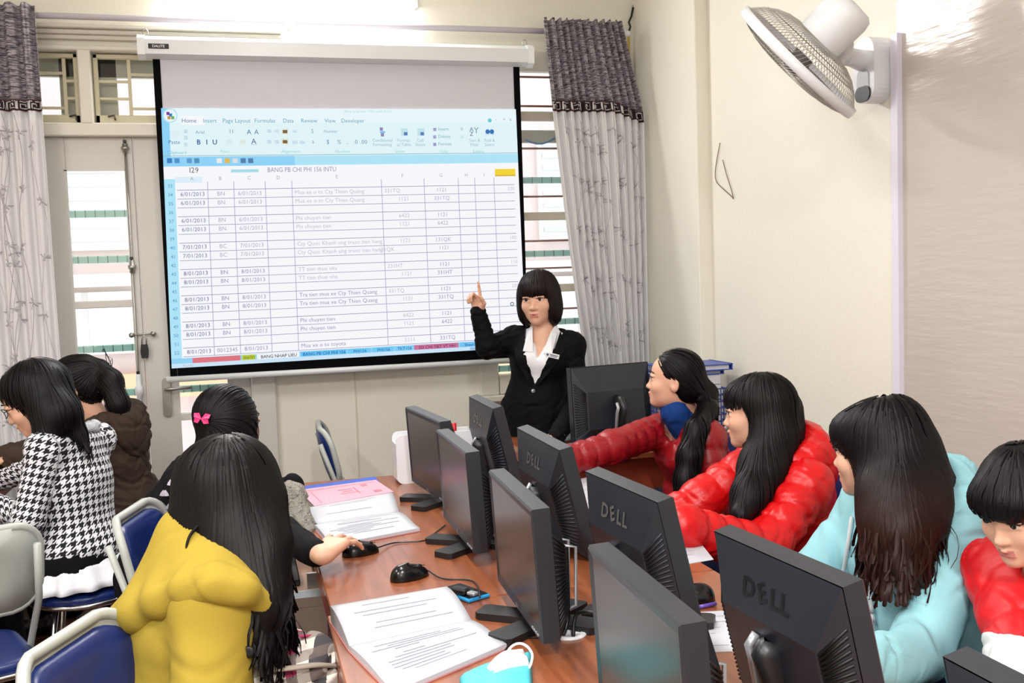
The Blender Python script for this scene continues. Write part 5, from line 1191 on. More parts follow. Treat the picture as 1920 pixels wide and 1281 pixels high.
class Person:
    """pelvis, neck base N, body yaw (deg, 0 = +Y, ccw), arms as {side: (elbow or None, wrist, hand kwargs)}"""
    def __init__(s, label, group, pelvis, N, yaw, head, arms, sit=True, wid=1.0, hip_yaw=None, floor=0.0, fine=.0042, feet=None):
        s.pel = np.asarray(pelvis, float); s.N = np.asarray(N, float); s.h = head; s.yaw = R_(yaw); s.wd = wid; s.fine = fine; s.sit = sit
        s.up = nv(s.N-s.pel); r = np.array([math.cos(s.yaw), math.sin(s.yaw), 0]); s.r = nv(r-s.up*(r@s.up)); s.f = np.cross(s.up, s.r); s.L = np.linalg.norm(s.N-s.pel); s.A = np.array([s.r, s.f, s.up])
        hy = s.yaw if hip_yaw is None else R_(hip_yaw); s.hr = np.array([math.cos(hy), math.sin(hy), 0]); s.hf = heading(hy); s.arms = {}
        s.sh = {q: s.t(q*.158, -.005, s.L-.045) for q in (-1, 1)}
        for q in (-1, 1):
            e, w_, hk = arms[q]
            if e is None: e = ik(s.sh[q], w_, .27, .235, s.r*q*.6-s.f*.3-np.array([0, 0, 1.0]))
            s.arms[q] = (np.asarray(e, float), np.asarray(w_, float), hk)
        if sit:
            s.hip = {q: s.pel+s.hr*q*.085 for q in (-1, 1)}; s.knee = {q: s.hip[q]+s.hf*.40+s.hr*q*.03+np.array([0, 0, .01]) for q in (-1, 1)}; s.ank = {q: np.array([*(s.knee[q]-s.hf*.03)[:2], floor+.09]) for q in (-1, 1)}
        else:
            s.hip = {q: s.pel+s.hr*q*.085 for q in (-1, 1)}; s.ank = {q: np.array([*(s.pel+s.hr*q*.075)[:2], floor+.09]) for q in (-1, 1)}; s.knee = {q: (s.hip[q]+s.ank[q])/2+s.hf*.02 for q in (-1, 1)}
        s.root = empty('person', (s.pel[0], s.pel[1], floor), 0, label, 'person', group); s.o = np.array([s.pel[0], s.pel[1], floor])
    def t(s, x, y, z): return s.pel+s.r*x*s.wd+s.f*y+s.up*z
    def torso(s, g=0.0, puff=None, low=True):
        L = s.L; w_ = s.wd
        P = [ell(s.t(0, -.005, .60*L), ((.150+g)*w_, .105+g, .34*L), s.A, .05, 1, puff), ell(s.t(0, 0, .25*L), ((.138+g)*w_, .102+g, .32*L), s.A, .06, 1, puff)]
        if low: P.append(ell(s.t(0, .0, .02), ((.168+g)*w_, .125+g, .13), s.A, .06))
        for q in (-1, 1): P += [cap(s.t(0, -.012, L-.035), s.sh[q], .055+g*.8, .052+g, .06), ell(s.t(q*.068, .085, .66*L), (.055+g*.5, .045+g*.5, .055), s.A, .05)]
        return P
    def sleeve(s, q, g, cuff=.9, puff=None, end=1.0):
        e, w_, _ = s.arms[q]; w2 = e+(w_-e)*end; return [cap(s.sh[q], e, .050+g, .042+g, .03, 1, puff), cap(e, w2, .042+g, (.028+g)*cuff, .025, 1, puff)]
    def add(s, name, V, Q, m, matidx=None, parent=None):
        V = np.asarray(V)-s.o; return link(name, fastmesh(name, V, Q, True, matidx), m, parent or s.root)
    def body(s, extra=()):
        P = [cap(s.h.w(0, -.026, -.055), s.N+s.f*.005-s.up*.02, .048*s.h.s, .056, .03)]+s.torso(-.012); fines = [(s.h.p-np.array([.12, .12, .135])*s.h.s, s.h.p+np.array([.12, .12, .125])*s.h.s, s.fine)]
        for q in (-1, 1):
            e, w_, hk = s.arms[q]; P += [cap(s.sh[q], e, .044, .036, .03), cap(e, w_, .036, .0245, .02)]
            if hk is not None:
                hk = dict(hk); hp_ = hand(w_, side=hk.pop('side', q), **hk); P += hp_; b = [pbox(x) for x in hp_]; fines.append((np.min([x[0] for x in b], 0)-.01, np.max([x[1] for x in b], 0)+.01, .0042))
            P += [cap(s.hip[q], s.knee[q], .078, .054, .04), cap(s.knee[q], s.ank[q], .050, .034, .03), cap(s.ank[q]-np.array([0, 0, .05])-s.hf*.03, s.ank[q]-np.array([0, 0, .058])+s.hf*.14, .032, .026, .03)]
        P += s.h.prims()+list(extra); V, Q = sdf_mesh(P, .018, fines, 1); Lc = s.h.loc(V[Q].mean(1)); lip = (np.abs(Lc[:, 0]) < .019) & (Lc[:, 1] > .074) & (Lc[:, 2] < -.0605) & (Lc[:, 2] > -.0785)
        s.add('body', V, Q, [M_skin, M_lip], lip.astype(int))
    def legs(s, m, shoe, g=.012):
        P = [ell(s.pel+s.up*.03, (.178*s.wd, .138, .135), s.A, .05)]
        for q in (-1, 1): P += [cap(s.hip[q], s.knee[q], .082+g, .058+g, .05), cap(s.knee[q], s.ank[q]+np.array([0, 0, .02]), .054+g, .040+g, .03)]
        V, Q = sdf_mesh(P, .012); V = wrinkle(V, Q, .003, 5); s.add('trousers', V, Q, m)
        for q in (-1, 1):
            a = s.ank[q]; V, Q = sdf_mesh([cap(a-np.array([0, 0, .04])-s.hf*.035, a-np.array([0, 0, .046])+s.hf*.15, .044, .036, .02), cap(a, a-np.array([0, 0, .04]), .044, .04, .02), fnp(lambda X, Y, Z, z=a[2]-.09: Z-z, a-np.array([.3, .3, .2]), a+np.array([.3, .3, -.085]), .004)], .009); s.add('shoe', V, Q, shoe)
    def garment(s, name, P, m, step=.009, wr=.0035, seed=1, freq=1.0, zones=None, direc=None, sm=2):
        V, Q = sdf_mesh(P, step, smooth=sm)
        if wr: V = wrinkle(V, Q, wr, seed, freq, direc)
        return s.add(name, V, Q, m, zones(V[Q].mean(1)) if zones else None)
    def neckhole(s, r=.06, depth=.10, fwd=.02):
        c = s.N+s.f*fwd; return cap(c-s.up*depth*.2, c+s.up*.25, r, r*1.15, .012, -1)
    def hair(s, P, m, flow, nst=420, nseg=14, step=.022, rad=.0022, seed=1, zmin=-.02, curl=0.0, res=.006, off=.0015, tailn=0):
        V, Q = sdf_mesh(P, res, smooth=2); rng = np.random.RandomState(seed); Lc = s.h.loc(V); ok = np.nonzero(Lc[:, 2] > zmin)[0]; sd = V[ok[rng.randint(0, len(ok), nst)]]
        Vs, Qs = strands(P, sd, flow, nseg, step, off, rad, seed=seed, curl=curl, tailn=tailn, zlow=s.h.p[2]-.12); s.add('hair', np.concatenate([V, Vs]), np.concatenate([Q, Qs+len(V)]), m)
DOWN = np.array([0, 0, -1.0])
def fl_down(c, spread=.35):
    """hair falling from a crown point: outward on top, then straight down"""
    c = np.asarray(c, float)
    def f(P):
        d = P-c; o = d.copy(); o[:, 2] = 0; return nvr(o)*spread+DOWN
    return f
def fl_to(t, after=None, r=.05):
    t = np.asarray(t, float)
    def f(P):
        d = t-P; L = np.linalg.norm(d, axis=1)[:, None]; a = DOWN if after is None else np.asarray(after); return np.where(L > r, nvr(d), a)
    return f
def onto(prims, x, y, off=.002, d0=1.0):
    """first point of a solid seen at a photo pixel"""
    u = nv(ray(x, y)); p = CAM+u*d0
    for _ in range(200):
        d = sdf_pts(prims, p[None])[0]
        if d < off: return p
        p = p+u*max(d-off, .0008)*.9
        if np.linalg.norm(p-CAM) > 8: return None
    return p
def XYZ(lst): return [tuple(PD(x, y, d))+(r,) for x, y, d, r in lst]
# ---------------------------------------------------------------- clothing materials
def cloth(name, c, rough=.85, bump=.15, bs=250, **k): return mat(name, c, rough, bump=bump, bscale=bs, spec=.15 if max(c) < 70 else .3, **k)
M_suit = cloth('suit_black', (8, 8, 10), .75); M_shirt = cloth('shirt_white', (236, 238, 244), .7); M_trb = cloth('trousers_black', (14, 14, 17)); M_jean = cloth('jeans_navy', (20, 26, 52)); M_shoe = mat('shoe_black', (18, 16, 16), .4)
M_dred = mat('puffer_dark_red', (150, 14, 26), .42, bump=.12, bscale=70); M_red = mat('puffer_red', (214, 12, 18), .38, bump=.12, bscale=70); M_turt = cloth('turtleneck_blue', (16, 60, 130))
M_cyan = cloth('hoodie_cyan', (150, 204, 214), .85, bs=400); M_cord = cloth('cord_white', (206, 214, 218)); M_yel = cloth('coat_yellow', (172, 148, 54), .85, bs=350); M_brn = cloth('jacket_brown', (66, 54, 46), .75)
M_jw = mat('jacket_white', (236, 236, 236), .5, bump=.1, bscale=60); M_jr = mat('jacket_red', (206, 18, 28), .5, bump=.1, bscale=60); M_jk = cloth('jacket_black', (16, 15, 18)); M_fur = mat('fur_grey', (150, 146, 138), .95, bump=1.0, bscale=120, var=.25, vscale=60)
H_blk = hair_mat('hair_black', (9, 7, 8)); H_brn = hair_mat('hair_dark_brown', (14, 9, 9)); H_tip = hair_mat('hair_brown_tips', (44, 22, 17), (10, 7, 8), .90, 1.06); H_auburn = hair_mat('hair_auburn', (22, 11, 10))
def houndstooth():
    m = mat('houndstooth', (230, 230, 235), .85); nt = m.node_tree; N = nt.nodes; b = N['Principled BSDF']; u = N.new('ShaderNodeUVMap'); u.uv_map = 'UVMap'; s = N.new('ShaderNodeSeparateXYZ'); nt.links.new(u.outputs[0], s.inputs[0])
    T = .0075; x = mth(nt, 'FLOOR', mth(nt, 'DIVIDE', s.outputs[0], T)); y = mth(nt, 'FLOOR', mth(nt, 'DIVIDE', s.outputs[1], T))
    A = mth(nt, 'LESS_THAN', mth(nt, 'FLOORED_MODULO', x, 4), 1.5); B = mth(nt, 'LESS_THAN', mth(nt, 'FLOORED_MODULO', y, 4), 1.5)
    # finer diagonal twill inside each check
    fx = mth(nt, 'DIVIDE', s.outputs[0], T); fy = mth(nt, 'DIVIDE', s.outputs[1], T)
    tw = mth(nt, 'LESS_THAN', mth(nt, 'FLOORED_MODULO', mth(nt, 'ADD', fx, fy), 2.0), 1.0)
    c = mth(nt, 'ADD', mth(nt, 'MULTIPLY', tw, A), mth(nt, 'MULTIPLY', mth(nt, 'SUBTRACT', 1, tw), B))
    mx = N.new('ShaderNodeMix'); mx.data_type = 'RGBA'; mx.inputs[6].default_value = lin((226, 226, 234)); mx.inputs[7].default_value = lin((14, 14, 22)); nt.links.new(c, mx.inputs[0]); nt.links.new(mx.outputs[2], b.inputs['Base Color']); return m
M_hound = houndstooth()
def limb_uv(o, person, V0=None):
    """cloth coordinates in metres: around and along torso or sleeve, whichever is nearer"""
    me = o.data; n = len(me.vertices); V = np.zeros(n*3); me.vertices.foreach_get('co', V); V = V.reshape(-1, 3)+person.o
    best = np.full(n, 9.0); UV = np.zeros((n, 2)); bid = np.zeros(n, int)
    segs = [(person.pel-person.up*.1, person.N, person.f, .13, .15)]
    for q in (-1, 1): e, w_, _ = person.arms[q]; segs += [(person.sh[q], e, person.f, .05, .06), (e, w_, person.f, .045, .05)]
    off = 0
    for i, (a, b, ref, r, lim) in enumerate(segs):
        d = b-a; L = np.linalg.norm(d); u = d/L; q = V-a; t = np.clip(q@u, 0, L); pd = np.linalg.norm(q-t[:, None]*u, axis=1)-r
        if i == 0: pd = pd-.03
        e1 = nv(ref-u*(ref@u)); e2 = np.cross(u, e1); ang = np.arctan2(q@e2, -(q@e1)); m_ = pd < best; best = np.where(m_, pd, best); bid = np.where(m_, i, bid)
        UV[m_, 0] = (ang*(r+.015))[m_]; UV[m_, 1] = (off+q@u)[m_]
        if i in (1, 3): pass
    li = np.zeros(len(me.loops), np.int32); me.loops.foreach_get('vertex_index', li); ul = me.uv_layers.new(name='UVMap'); ul.data.foreach_set('uv', UV[li].astype(np.float32).ravel())
def hood(p, spread=.11, drop=.10, back=.10, thick=.035, g=.0):
    """soft hood lying on the upper back: ring round the neck and a bag behind"""
    P = []; N = p.N
    ring = [(-.085, .045, -.005), (-.115, -.01, .015), (-.10, -.07, .03), (-.05, -.105, .035), (0, -.115, .035), (.05, -.105, .035), (.10, -.07, .03), (.115, -.01, .015), (.085, .045, -.005)]
    pts = [N+p.r*x*p.wd*(spread/.11)+p.f*y+p.up*z for x, y, z in ring]
    for a, b in zip(pts[:-1], pts[1:]): P.append(cap(a, b, thick, thick, .03))
    P.append(ell(N-p.f*(back)-p.up*drop*.4, (.12*p.wd*(spread/.11), .055+g, .085+drop*.4), p.A, .05)); return P
# ================================================================ TEACHER
hd = Head(PD(1009, 559, 5.0), 147, -4, 2, 1.10)
N_ = PD(1020, 626, 5.03); pel = np.array([N_[0]-.045, N_[1]+.02, .86])
W = PD(897, 588, 4.93); E_ = PD(914, 652, 4.95)
Wl = PZ(1046, 815, .80); El = PD(1082, 752, 5.0)
upv = np.array([0, 0, 1.0]); imgl = -RV
tp = Person('standing teacher in a black suit pointing at the projection screen', 'people', pel, N_, 152, hd, {1: (E_, W, dict(fwd=upv*1.0+imgl*.12, palm=-fw*.8+imgl*.5, curls=(.08, 1.25, 1.3, 1.3), thumb=1.0, sc=.95)), -1: (El, Wl, dict(fwd=imgl*.9-upv*.35-fw*.2, palm=-upv, curls=(.35, .4, .4, .4), thumb=.4))}, sit=False, wid=.92, fine=.0036)
tp.body(); hd.face_parts(tp.root); tp.legs(M_trb, M_shoe)
def vcut(p, z0, z1, half, ydepth=.0):
    c = p.pel
    def f(X, Y, Z):
        x, y, z = X-c[0], Y-c[1], Z-c[2]; u = x*p.r[0]+y*p.r[1]+z*p.r[2]; v = x*p.f[0]+y*p.f[1]+z*p.f[2]; w_ = x*p.up[0]+y*p.up[1]+z*p.up[2]
        k = half/(z1-z0); return np.maximum((np.abs(u)-(w_-z0)*k)/math.sqrt(1+k*k), ydepth-v)
    return fnp(f, p.t(0, 0, (z0+z1)/2)-.4, p.t(0, 0, (z0+z1)/2)+.4, .006)
L = tp.L
sh = tp.torso(.004)+[cap(tp.N-tp.up*.03, tp.N+tp.up*.035+tp.f*.015, .068, .064, .03)]+[tp.neckhole(.055, .10, .028), vcut(tp, L-.12, L+.06, .055, .05)]
tp.garment('shirt', sh, M_shirt, .008, .002, 3)
jk = tp.torso(.020)+tp.sleeve(1, .012, 1.05)+tp.sleeve(-1, .012, 1.05)+[ell(tp.t(0, 0, -.10), (.185, .150, .16), tp.A, .06), tp.neckhole(.072, .12, .02), vcut(tp, .36*L, L+.04, .108, .0)]
tp.garment('suit_jacket', jk, M_suit, .008, .003, 4)
for q in (-1, 1):                        # collar leaves, cuff
    c0 = tp.t(q*.062, .000, L+.055); c1 = tp.t(q*.080, .050, L+.008); c2 = tp.t(q*.078, .128, L-.085); c3 = tp.t(q*.026, .112, L-.085); c4 = tp.t(q*.052, .070, L+.022)
    o = MB().add([c0-tp.o, c1-tp.o, c2-tp.o, c3-tp.o, c4-tp.o], [(0, 1, 4), (1, 2, 4), (2, 3, 4)]).build('shirt_collar', M_shirt, tp.root); o.modifiers.new('t', 'SOLIDIFY').thickness = .004
    la = [tp.t(q*.095, .035, L+.028), tp.t(q*.140, .080, L-.060), tp.t(q*.115, .135, L*.70), tp.t(q*.030, .146, .40*L), tp.t(q*.012, .142, .37*L), tp.t(q*.078, .125, L*.74)]
    o = MB().add([x-tp.o for x in la], [(0, 1, 5), (1, 2, 5), (2, 3, 4), (2, 4, 5)]).build('lapel', M_suit, tp.root); o.modifiers.new('t', 'SOLIDIFY').thickness = .006
cu = MB(); cu.tube([W-(W-E_)*.04-tp.o, W+(W-E_)*.03-tp.o], .034, 16); cu.build('shirt_cuff', M_shirt, tp.root)
cu = MB(); cu.tube([Wl-(Wl-El)*.04-tp.o, Wl+(Wl-El)*.02-tp.o], .034, 16); cu.build('shirt_cuff', M_shirt, tp.root)
bt = MB()
for k, z in enumerate((.30, .10)): bt.lathe([(.004, 0), (.010, .001), (.010, .004), (.003, .005)], 12, Matrix.Translation(Vector(tp.t(0, .140-.012*k, z*L)-tp.o)) @ Matrix.Rotation(math.pi/2, 4, 'X') )
bt.build('buttons', M_silver, tp.root)
nt_c = PD(1036, 667, 4.86); Tn = Matrix.Translation(Vector(nt_c-tp.o)) @ Matrix(((tp.r[0]*-1, tp.f[0], tp.up[0], 0), (tp.r[1]*-1, tp.f[1], tp.up[1], 0), (tp.r[2]*-1, tp.f[2], tp.up[2], 0), (0, 0, 0, 1))) @ Matrix.Rotation(.12, 4, 'Y')
ntg = MB().box(Tn.to_translation(), (.066, .006, .022), rot=Tn.to_3x3(), bev=.001).build('name_tag', M_wplast, tp.root)
b_ = MB(); b_.box(tuple(Tn @ Vector((.008, .0032, .003))), (.040, .001, .004), rot=Tn.to_3x3()); b_.box(tuple(Tn @ Vector((.006, .0032, -.004))), (.032, .001, .003), rot=Tn.to_3x3()); b_.box(tuple(Tn @ Vector((-.024, .0032, .0))), (.010, .001, .010), rot=Tn.to_3x3()); b_.build('tag_print', mat('tag_ink', (70, 70, 110), .6), ntg)['kind'] = 'stuff'
HP = [hd.E((0, -.020, .036), (.088, .104, .092)), hd.E((-.064, -.012, -.040), (.036, .062, .092), .03), hd.E((.064, -.012, -.040), (.036, .062, .092), .03), hd.E((0, -.062, -.045), (.082, .056, .088), .03), hd.E((0, .046, .048), (.070, .054, .048), .02), hd.E((0, .115, -.062), (.056, .072, .074), .010, -1), cap(hd.w(0, -.02, -.10), hd.w(0, 0, -.25), .060, .075, .01, -1)]
tp.hair(HP, H_auburn, fl_down(hd.w(0, -.01, .12), .3), 620, 9, .022, .0022, 2)
# ================================================================ RIGHT BENCH: dark red jacket
def hanging_hand(q): return dict(fwd=np.array([-1, 0, -.1]), palm=np.array([0, 0, -1.0]), curls=(.4, .4, .45, .5), thumb=.4)
hd = Head(PD(1262, 712, 4.12), 62, 6, 0, 1.02); N_ = PD(1293, 790, 4.18)
pel = np.array([N_[0]+.05, N_[1]+.02, .525]); W = PZ(992, 884, .80); W = W+np.array([.03, 0, 0]); E_ = PD(1150, 838, 4.02)
p5 = Person('girl in a dark red padded jacket with a black ponytail reaching left', 'people', pel, N_, 84, hd, {1: (E_, W, dict(fwd=np.array([-1, .0, -.12]), palm=np.array([0, 0, -1.0]), curls=(.3, .3, .35, .4), thumb=.3)), -1: (PD(1345, 945, 3.95), PD(1262, 968, 3.72), hanging_hand(-1))}, fine=.0042)
p5.body(); hd.face_parts(p5.root); p5.legs(M_jean, M_shoe)
tn = [cap(p5.N-p5.up*.06, hd.w(0, -.020, -.125), .068, .062, .02), cap(p5.N-p5.up*.1, hd.w(0, -.026, 0), .046, .046, .01, -1)]
p5.garment('turtleneck', tn, M_turt, .007, .002, 2)
pf = (.010, .062)
jk = p5.torso(.030, pf)+p5.sleeve(1, .022, 1.1, pf)+p5.sleeve(-1, .024, 1.1, pf)+[p5.neckhole(.082, .12, .025)]
p5.garment('padded_jacket', jk, M_dred, .009, .0025, 11)
cl = [cap(p5.N+p5.r*a[0]+p5.f*a[1]+p5.up*a[2], p5.N+p5.r*b[0]+p5.f*b[1]+p5.up*b[2], .024, .024, .02) for a, b in (((.075, .075, -.07), (.105, .01, .0)), ((.105, .01, .0), (.075, -.075, .03)), ((.075, -.075, .03), (0, -.10, .04)), ((0, -.10, .04), (-.075, -.075, .03)), ((-.075, -.075, .03), (-.105, .01, .0)), ((-.105, .01, .0), (-.075, .075, -.07)))]
p5.garment('jacket_collar', cl, M_dred, .008, .003, 12)
tie = PD(1322, 745, 4.12)
HP = [hd.E((0, -.022, .036), (.082, .100, .090)), hd.E((0, -.060, -.02), (.072, .060, .07), .03), hd.E((0, .110, -.050), (.085, .078, .092), .012, -1), hd.E((-.08, .012, -.035), (.03, .035, .05), .01, -1)]+chain(XYZ([(1300, 715, 4.12, .045), (1326, 738, 4.12, .036), (1328, 768, 4.06, .038), (1306, 805, 3.97, .042), (1293, 855, 3.92, .044), (1285, 900, 3.90, .040), (1278, 935, 3.88, .030)]), .03)
tf = np.array(PD(1270, 980, 3.88))
def fl5(P):
    d = np.linalg.norm(P-tie, axis=1)[:, None]; low = (P[:, 2] < tie[2]-.02)[:, None]; return np.where(low, DOWN+0*P, np.where(d > .06, nvr(tie-P), nvr(np.array(PD(1338, 790, 4.05))-P)))
p5.hair(HP, H_blk, fl5, 420, 20, .02, .002, 3, -.3, tailn=3)
MB().tube([tie+np.array([.03*math.cos(t), .0, .03*math.sin(t)])-p5.o for t in np.linspace(0, 6.28, 13)[:-1]], .007, 6, closed=True).build('hair_tie', mat('tie_teal', (60, 90, 96), .5), p5.root)
chair('chair of the girl in the dark red jacket', pel[0]-.02, pel[1], R_(90))
# ================================================================ bright red jacket
hd = Head(PD(1418, 772, 3.40), 57, -2, 0, 1.06); N_ = PD(1462, 862, 3.44); pel = np.array([N_[0]+.10, N_[1]+.02, .525])
W = PZ(1278, 988, .80); E_ = PD(1432, 1032, 3.12)
p6 = Person('girl in a shiny bright red padded jacket with long dark hair', 'people', pel, N_, 82, hd, {-1: (E_, W, hanging_hand(-1)), 1: (None, np.array([1.30, 3.20, .64]), hanging_hand(1))}, fine=.0045, wid=1.05)
p6.body(); hd.face_parts(p6.root); p6.legs(M_jean, M_shoe)
pf = (.010, .075)
p6.garment('padded_jacket', p6.torso(.036, pf)+p6.sleeve(-1, .030, 1.15, pf)+p6.sleeve(1, .030, 1.15, pf)+[p6.neckhole(.075, .12, .02)], M_red, .009, .0025, 21)
hp_ = PD(1522, 868, 3.44)
p6.garment('hood', hood(p6, .12, .06, .12, .042)+[ell(hp_, (.085, .07, .075), p6.A, .05)], M_red, .009, .0025, 22)
HP = [hd.E((0, -.020, .034), (.084, .104, .092)), hd.E((0, .044, .050), (.066, .054, .046), .02), hd.E((0, .118, -.058), (.075, .080, .082), .010, -1)]+chain(XYZ([(1440, 760, 3.38, .080), (1446, 820, 3.36, .082), (1432, 880, 3.30, .074), (1408, 930, 3.22, .056), (1390, 965, 3.16, .036)]), .04)+chain(XYZ([(1462, 770, 3.45, .075), (1478, 840, 3.42, .060), (1470, 900, 3.36, .035)]), .04)+[hd.E((-.075, .055, -.04), (.05, .04, .07), .012, -1)]
p6.hair(HP, H_brn, fl_down(hd.w(0, -.01, .12), .25), 560, 22, .021, .0022, 5, -.05, .003, tailn=3)
chair('chair of the girl in the bright red jacket', pel[0]-.02, pel[1], R_(90))
# ================================================================ turquoise hoodie
hd = Head(PD(1640, 845, 2.62), 36, -3, 0, 1.06); N_ = PD(1704, 952, 2.63); pel = np.array([N_[0]+.07, N_[1]+.03, .525])
W = PZ(1588, 1262, .80)+np.array([0.02, 0, 0]); E_ = PD(1726, 1222, 2.33)
p7 = Person('girl in a turquoise hoodie with brown-tipped hair turned to the screen', 'people', pel, N_, 92, hd, {-1: (E_, W, hanging_hand(-1)), 1: (None, np.array([1.28, 2.40, .64]), hanging_hand(1))}, fine=.0045, wid=1.08)
p7.body(); hd.face_parts(p7.root); p7.legs(M_jean, M_shoe)
p7.garment('hoodie', p7.torso(.034)+p7.sleeve(-1, .026, .95)+p7.sleeve(1, .024, .95)+[ell(p7.t(0, .02, .10), (.19, .155, .15), p7.A, .06), p7.neckhole(.07, .12, .02)], M_cyan, .009, .0035, 31, .8)
p7.garment('hood', hood(p7, .125, .08, .13, .036)+[ell(PD(1798, 925, 2.68), (.06, .07, .095), p7.A, .05)], M_cyan, .009, .003, 32)
HP = [hd.E((0, -.020, .034), (.086, .106, .092)), hd.E((0, -.06, .085), (.05, .045, .045), .03), hd.E((0, .044, .050), (.068, .056, .048), .02), hd.E((.0, .122, -.055), (.075, .080, .085), .010, -1)]+chain(XYZ([(1672, 830, 2.58, .090), (1692, 890, 2.56, .094), (1698, 940, 2.50, .092), (1690, 978, 2.46, .086), (1684, 1000, 2.43, .072)]), .05)+chain(XYZ([(1700, 850, 2.62, .080), (1745, 930, 2.60, .060), (1775, 985, 2.56, .042), (1792, 1012, 2.54, .026)]), .04)+chain(XYZ([(1640, 860, 2.56, .03), (1646, 920, 2.50, .03), (1652, 975, 2.46, .03)]), .04)+[cap(hd.w(-.080, .060, -.035), hd.w(-.062, .085, -.13), .036, .045, .01, -1)]
p7.hair(HP, H_tip, fl_down(hd.w(0, -.02, .12), .32), 1000, 24, .022, .0036, 7, -.1, .028, tailn=5)
# strings and chest print (plain cat-like blob left out; only a pale patch)
g7 = p7.torso(.034)+p7.sleeve(-1, .026, .95)+p7.sleeve(1, .024, .95)+[ell(p7.t(0, .02, .10), (.19, .155, .15), p7.A, .06)]
for pp in (((1620, 960), (1616, 1010), (1622, 1060), (1630, 1110), (1636, 1150)), ((1597, 970), (1590, 1020), (1582, 1070), (1570, 1110))):
    pts = [x for x in (onto(g7, a_, b_, .010) for a_, b_ in pp) if x is not None]
    if len(pts) < 3: continue
    st = MB().tube(catmull([x-p7.o for x in pts], 4), .0055, 8).build('draw_string', M_cord, p7.root); tq = MB(); e = pts[-1]-p7.o
    for k in range(9): a = k*.7; tq.tube([e, e+np.array([.010*math.cos(a), .010*math.sin(a), -.028])], .0028, 5, r2=.001)
    tq.build('tassel', M_cord, st)
c7 = pel; chair('chair with a navy back behind the girl in the turquoise hoodie', pel[0]-.02, pel[1]-.03, R_(84))
# ================================================================ white and red jacket
hd = Head(PD(1918, 948, 2.15), 104, -20, 0, 1.0); N_ = PD(1990, 1062, 2.20); pel = np.array([N_[0]+.06, N_[1]+.02, .525])
p8 = Person('person in a white jacket with red shoulders looking down at the right edge', 'people', pel, N_, 112, hd, {-1: (PD(1990, 1300, 2.02), np.array([1.22, 1.60, .66]), hanging_hand(-1)), 1: (PD(1915, 1240, 2.10), PD(1905, 1390, 1.95), hanging_hand(1))}, fine=.0034, wid=.92)
p8.body(); hd.face_parts(p8.root); p8.legs(M_jean, M_shoe)
def two_tone():
    m = mat('jacket_two_tone', (236, 236, 236), .5, bump=.1, bscale=60); nt = m.node_tree; N = nt.nodes; b = N['Principled BSDF']; g = N.new('ShaderNodeNewGeometry')
    def vm(op, a, v):
        n = N.new('ShaderNodeVectorMath'); n.operation = op; nt.links.new(a, n.inputs[0]); n.inputs[1].default_value = tuple(float(x) for x in v); return n
    h = vm('DOT_PRODUCT', vm('SUBTRACT', g.outputs['Position'], p8.pel).outputs[0], p8.up).outputs['Value']; dn = vm('DISTANCE', g.outputs['Position'], p8.N).outputs['Value']
    f = mth(nt, 'MULTIPLY', mth(nt, 'GREATER_THAN', h, p8.L*.66), mth(nt, 'LESS_THAN', dn, .235))
    mx = N.new('ShaderNodeMix'); mx.data_type = 'RGBA'; mx.inputs[6].default_value = lin((224, 224, 224)); mx.inputs[7].default_value = lin((206, 18, 28)); nt.links.new(f, mx.inputs[0]); nt.links.new(mx.outputs[2], b.inputs['Base Color']); return m
pf = (.009, .10)
p8.garment('padded_jacket', p8.torso(.028, pf)+p8.sleeve(-1, .024, 1.1, pf)+p8.sleeve(1, .022, 1.1, pf)+[p8.neckhole(.07, .12, .02)], two_tone(), .009, .003, 41)
p8.garment('jacket_collar', [cap(p8.N+p8.r*a[0]+p8.f*a[1]+p8.up*a[2], p8.N+p8.r*b[0]+p8.f*b[1]+p8.up*b[2], .026, .026, .02) for a, b in (((.07, .07, -.05), (.10, .0, .02)), ((.10, .0, .02), (.06, -.08, .04)), ((.06, -.08, .04), (-.06, -.08, .04)), ((-.06, -.08, .04), (-.10, 0, .02)), ((-.10, 0, .02), (-.07, .07, -.05)))], M_jr, .008, .003, 42)
MB().tube([p8.t(.0, .150, .85*p8.L)-p8.o, p8.t(0, .168, .65*p8.L)-p8.o, p8.t(0, .16, .35*p8.L)-p8.o], .006, 6).build('zip', mat('zip_navy', (30, 26, 70), .4), p8.root)
HP = [hd.E((0, -.020, .036), (.086, .106, .094)), hd.E((0, .050, .040), (.076, .056, .050), .02), hd.E((0, -.06, -.035), (.075, .055, .06), .03), hd.E((.070, -.015, -.005), (.022, .045, .05), .02), hd.E((-.070, -.015, -.005), (.022, .045, .05), .02), hd.E((0, .120, -.060), (.082, .080, .072), .010, -1)]
p8.hair(HP, H_blk, fl_down(hd.w(0, -.02, .12), .55), 620, 5, .016, .0024, 8, .04, .002)
chair('chair of the person in the white and red jacket', pel[0]-.02, pel[1], R_(90))
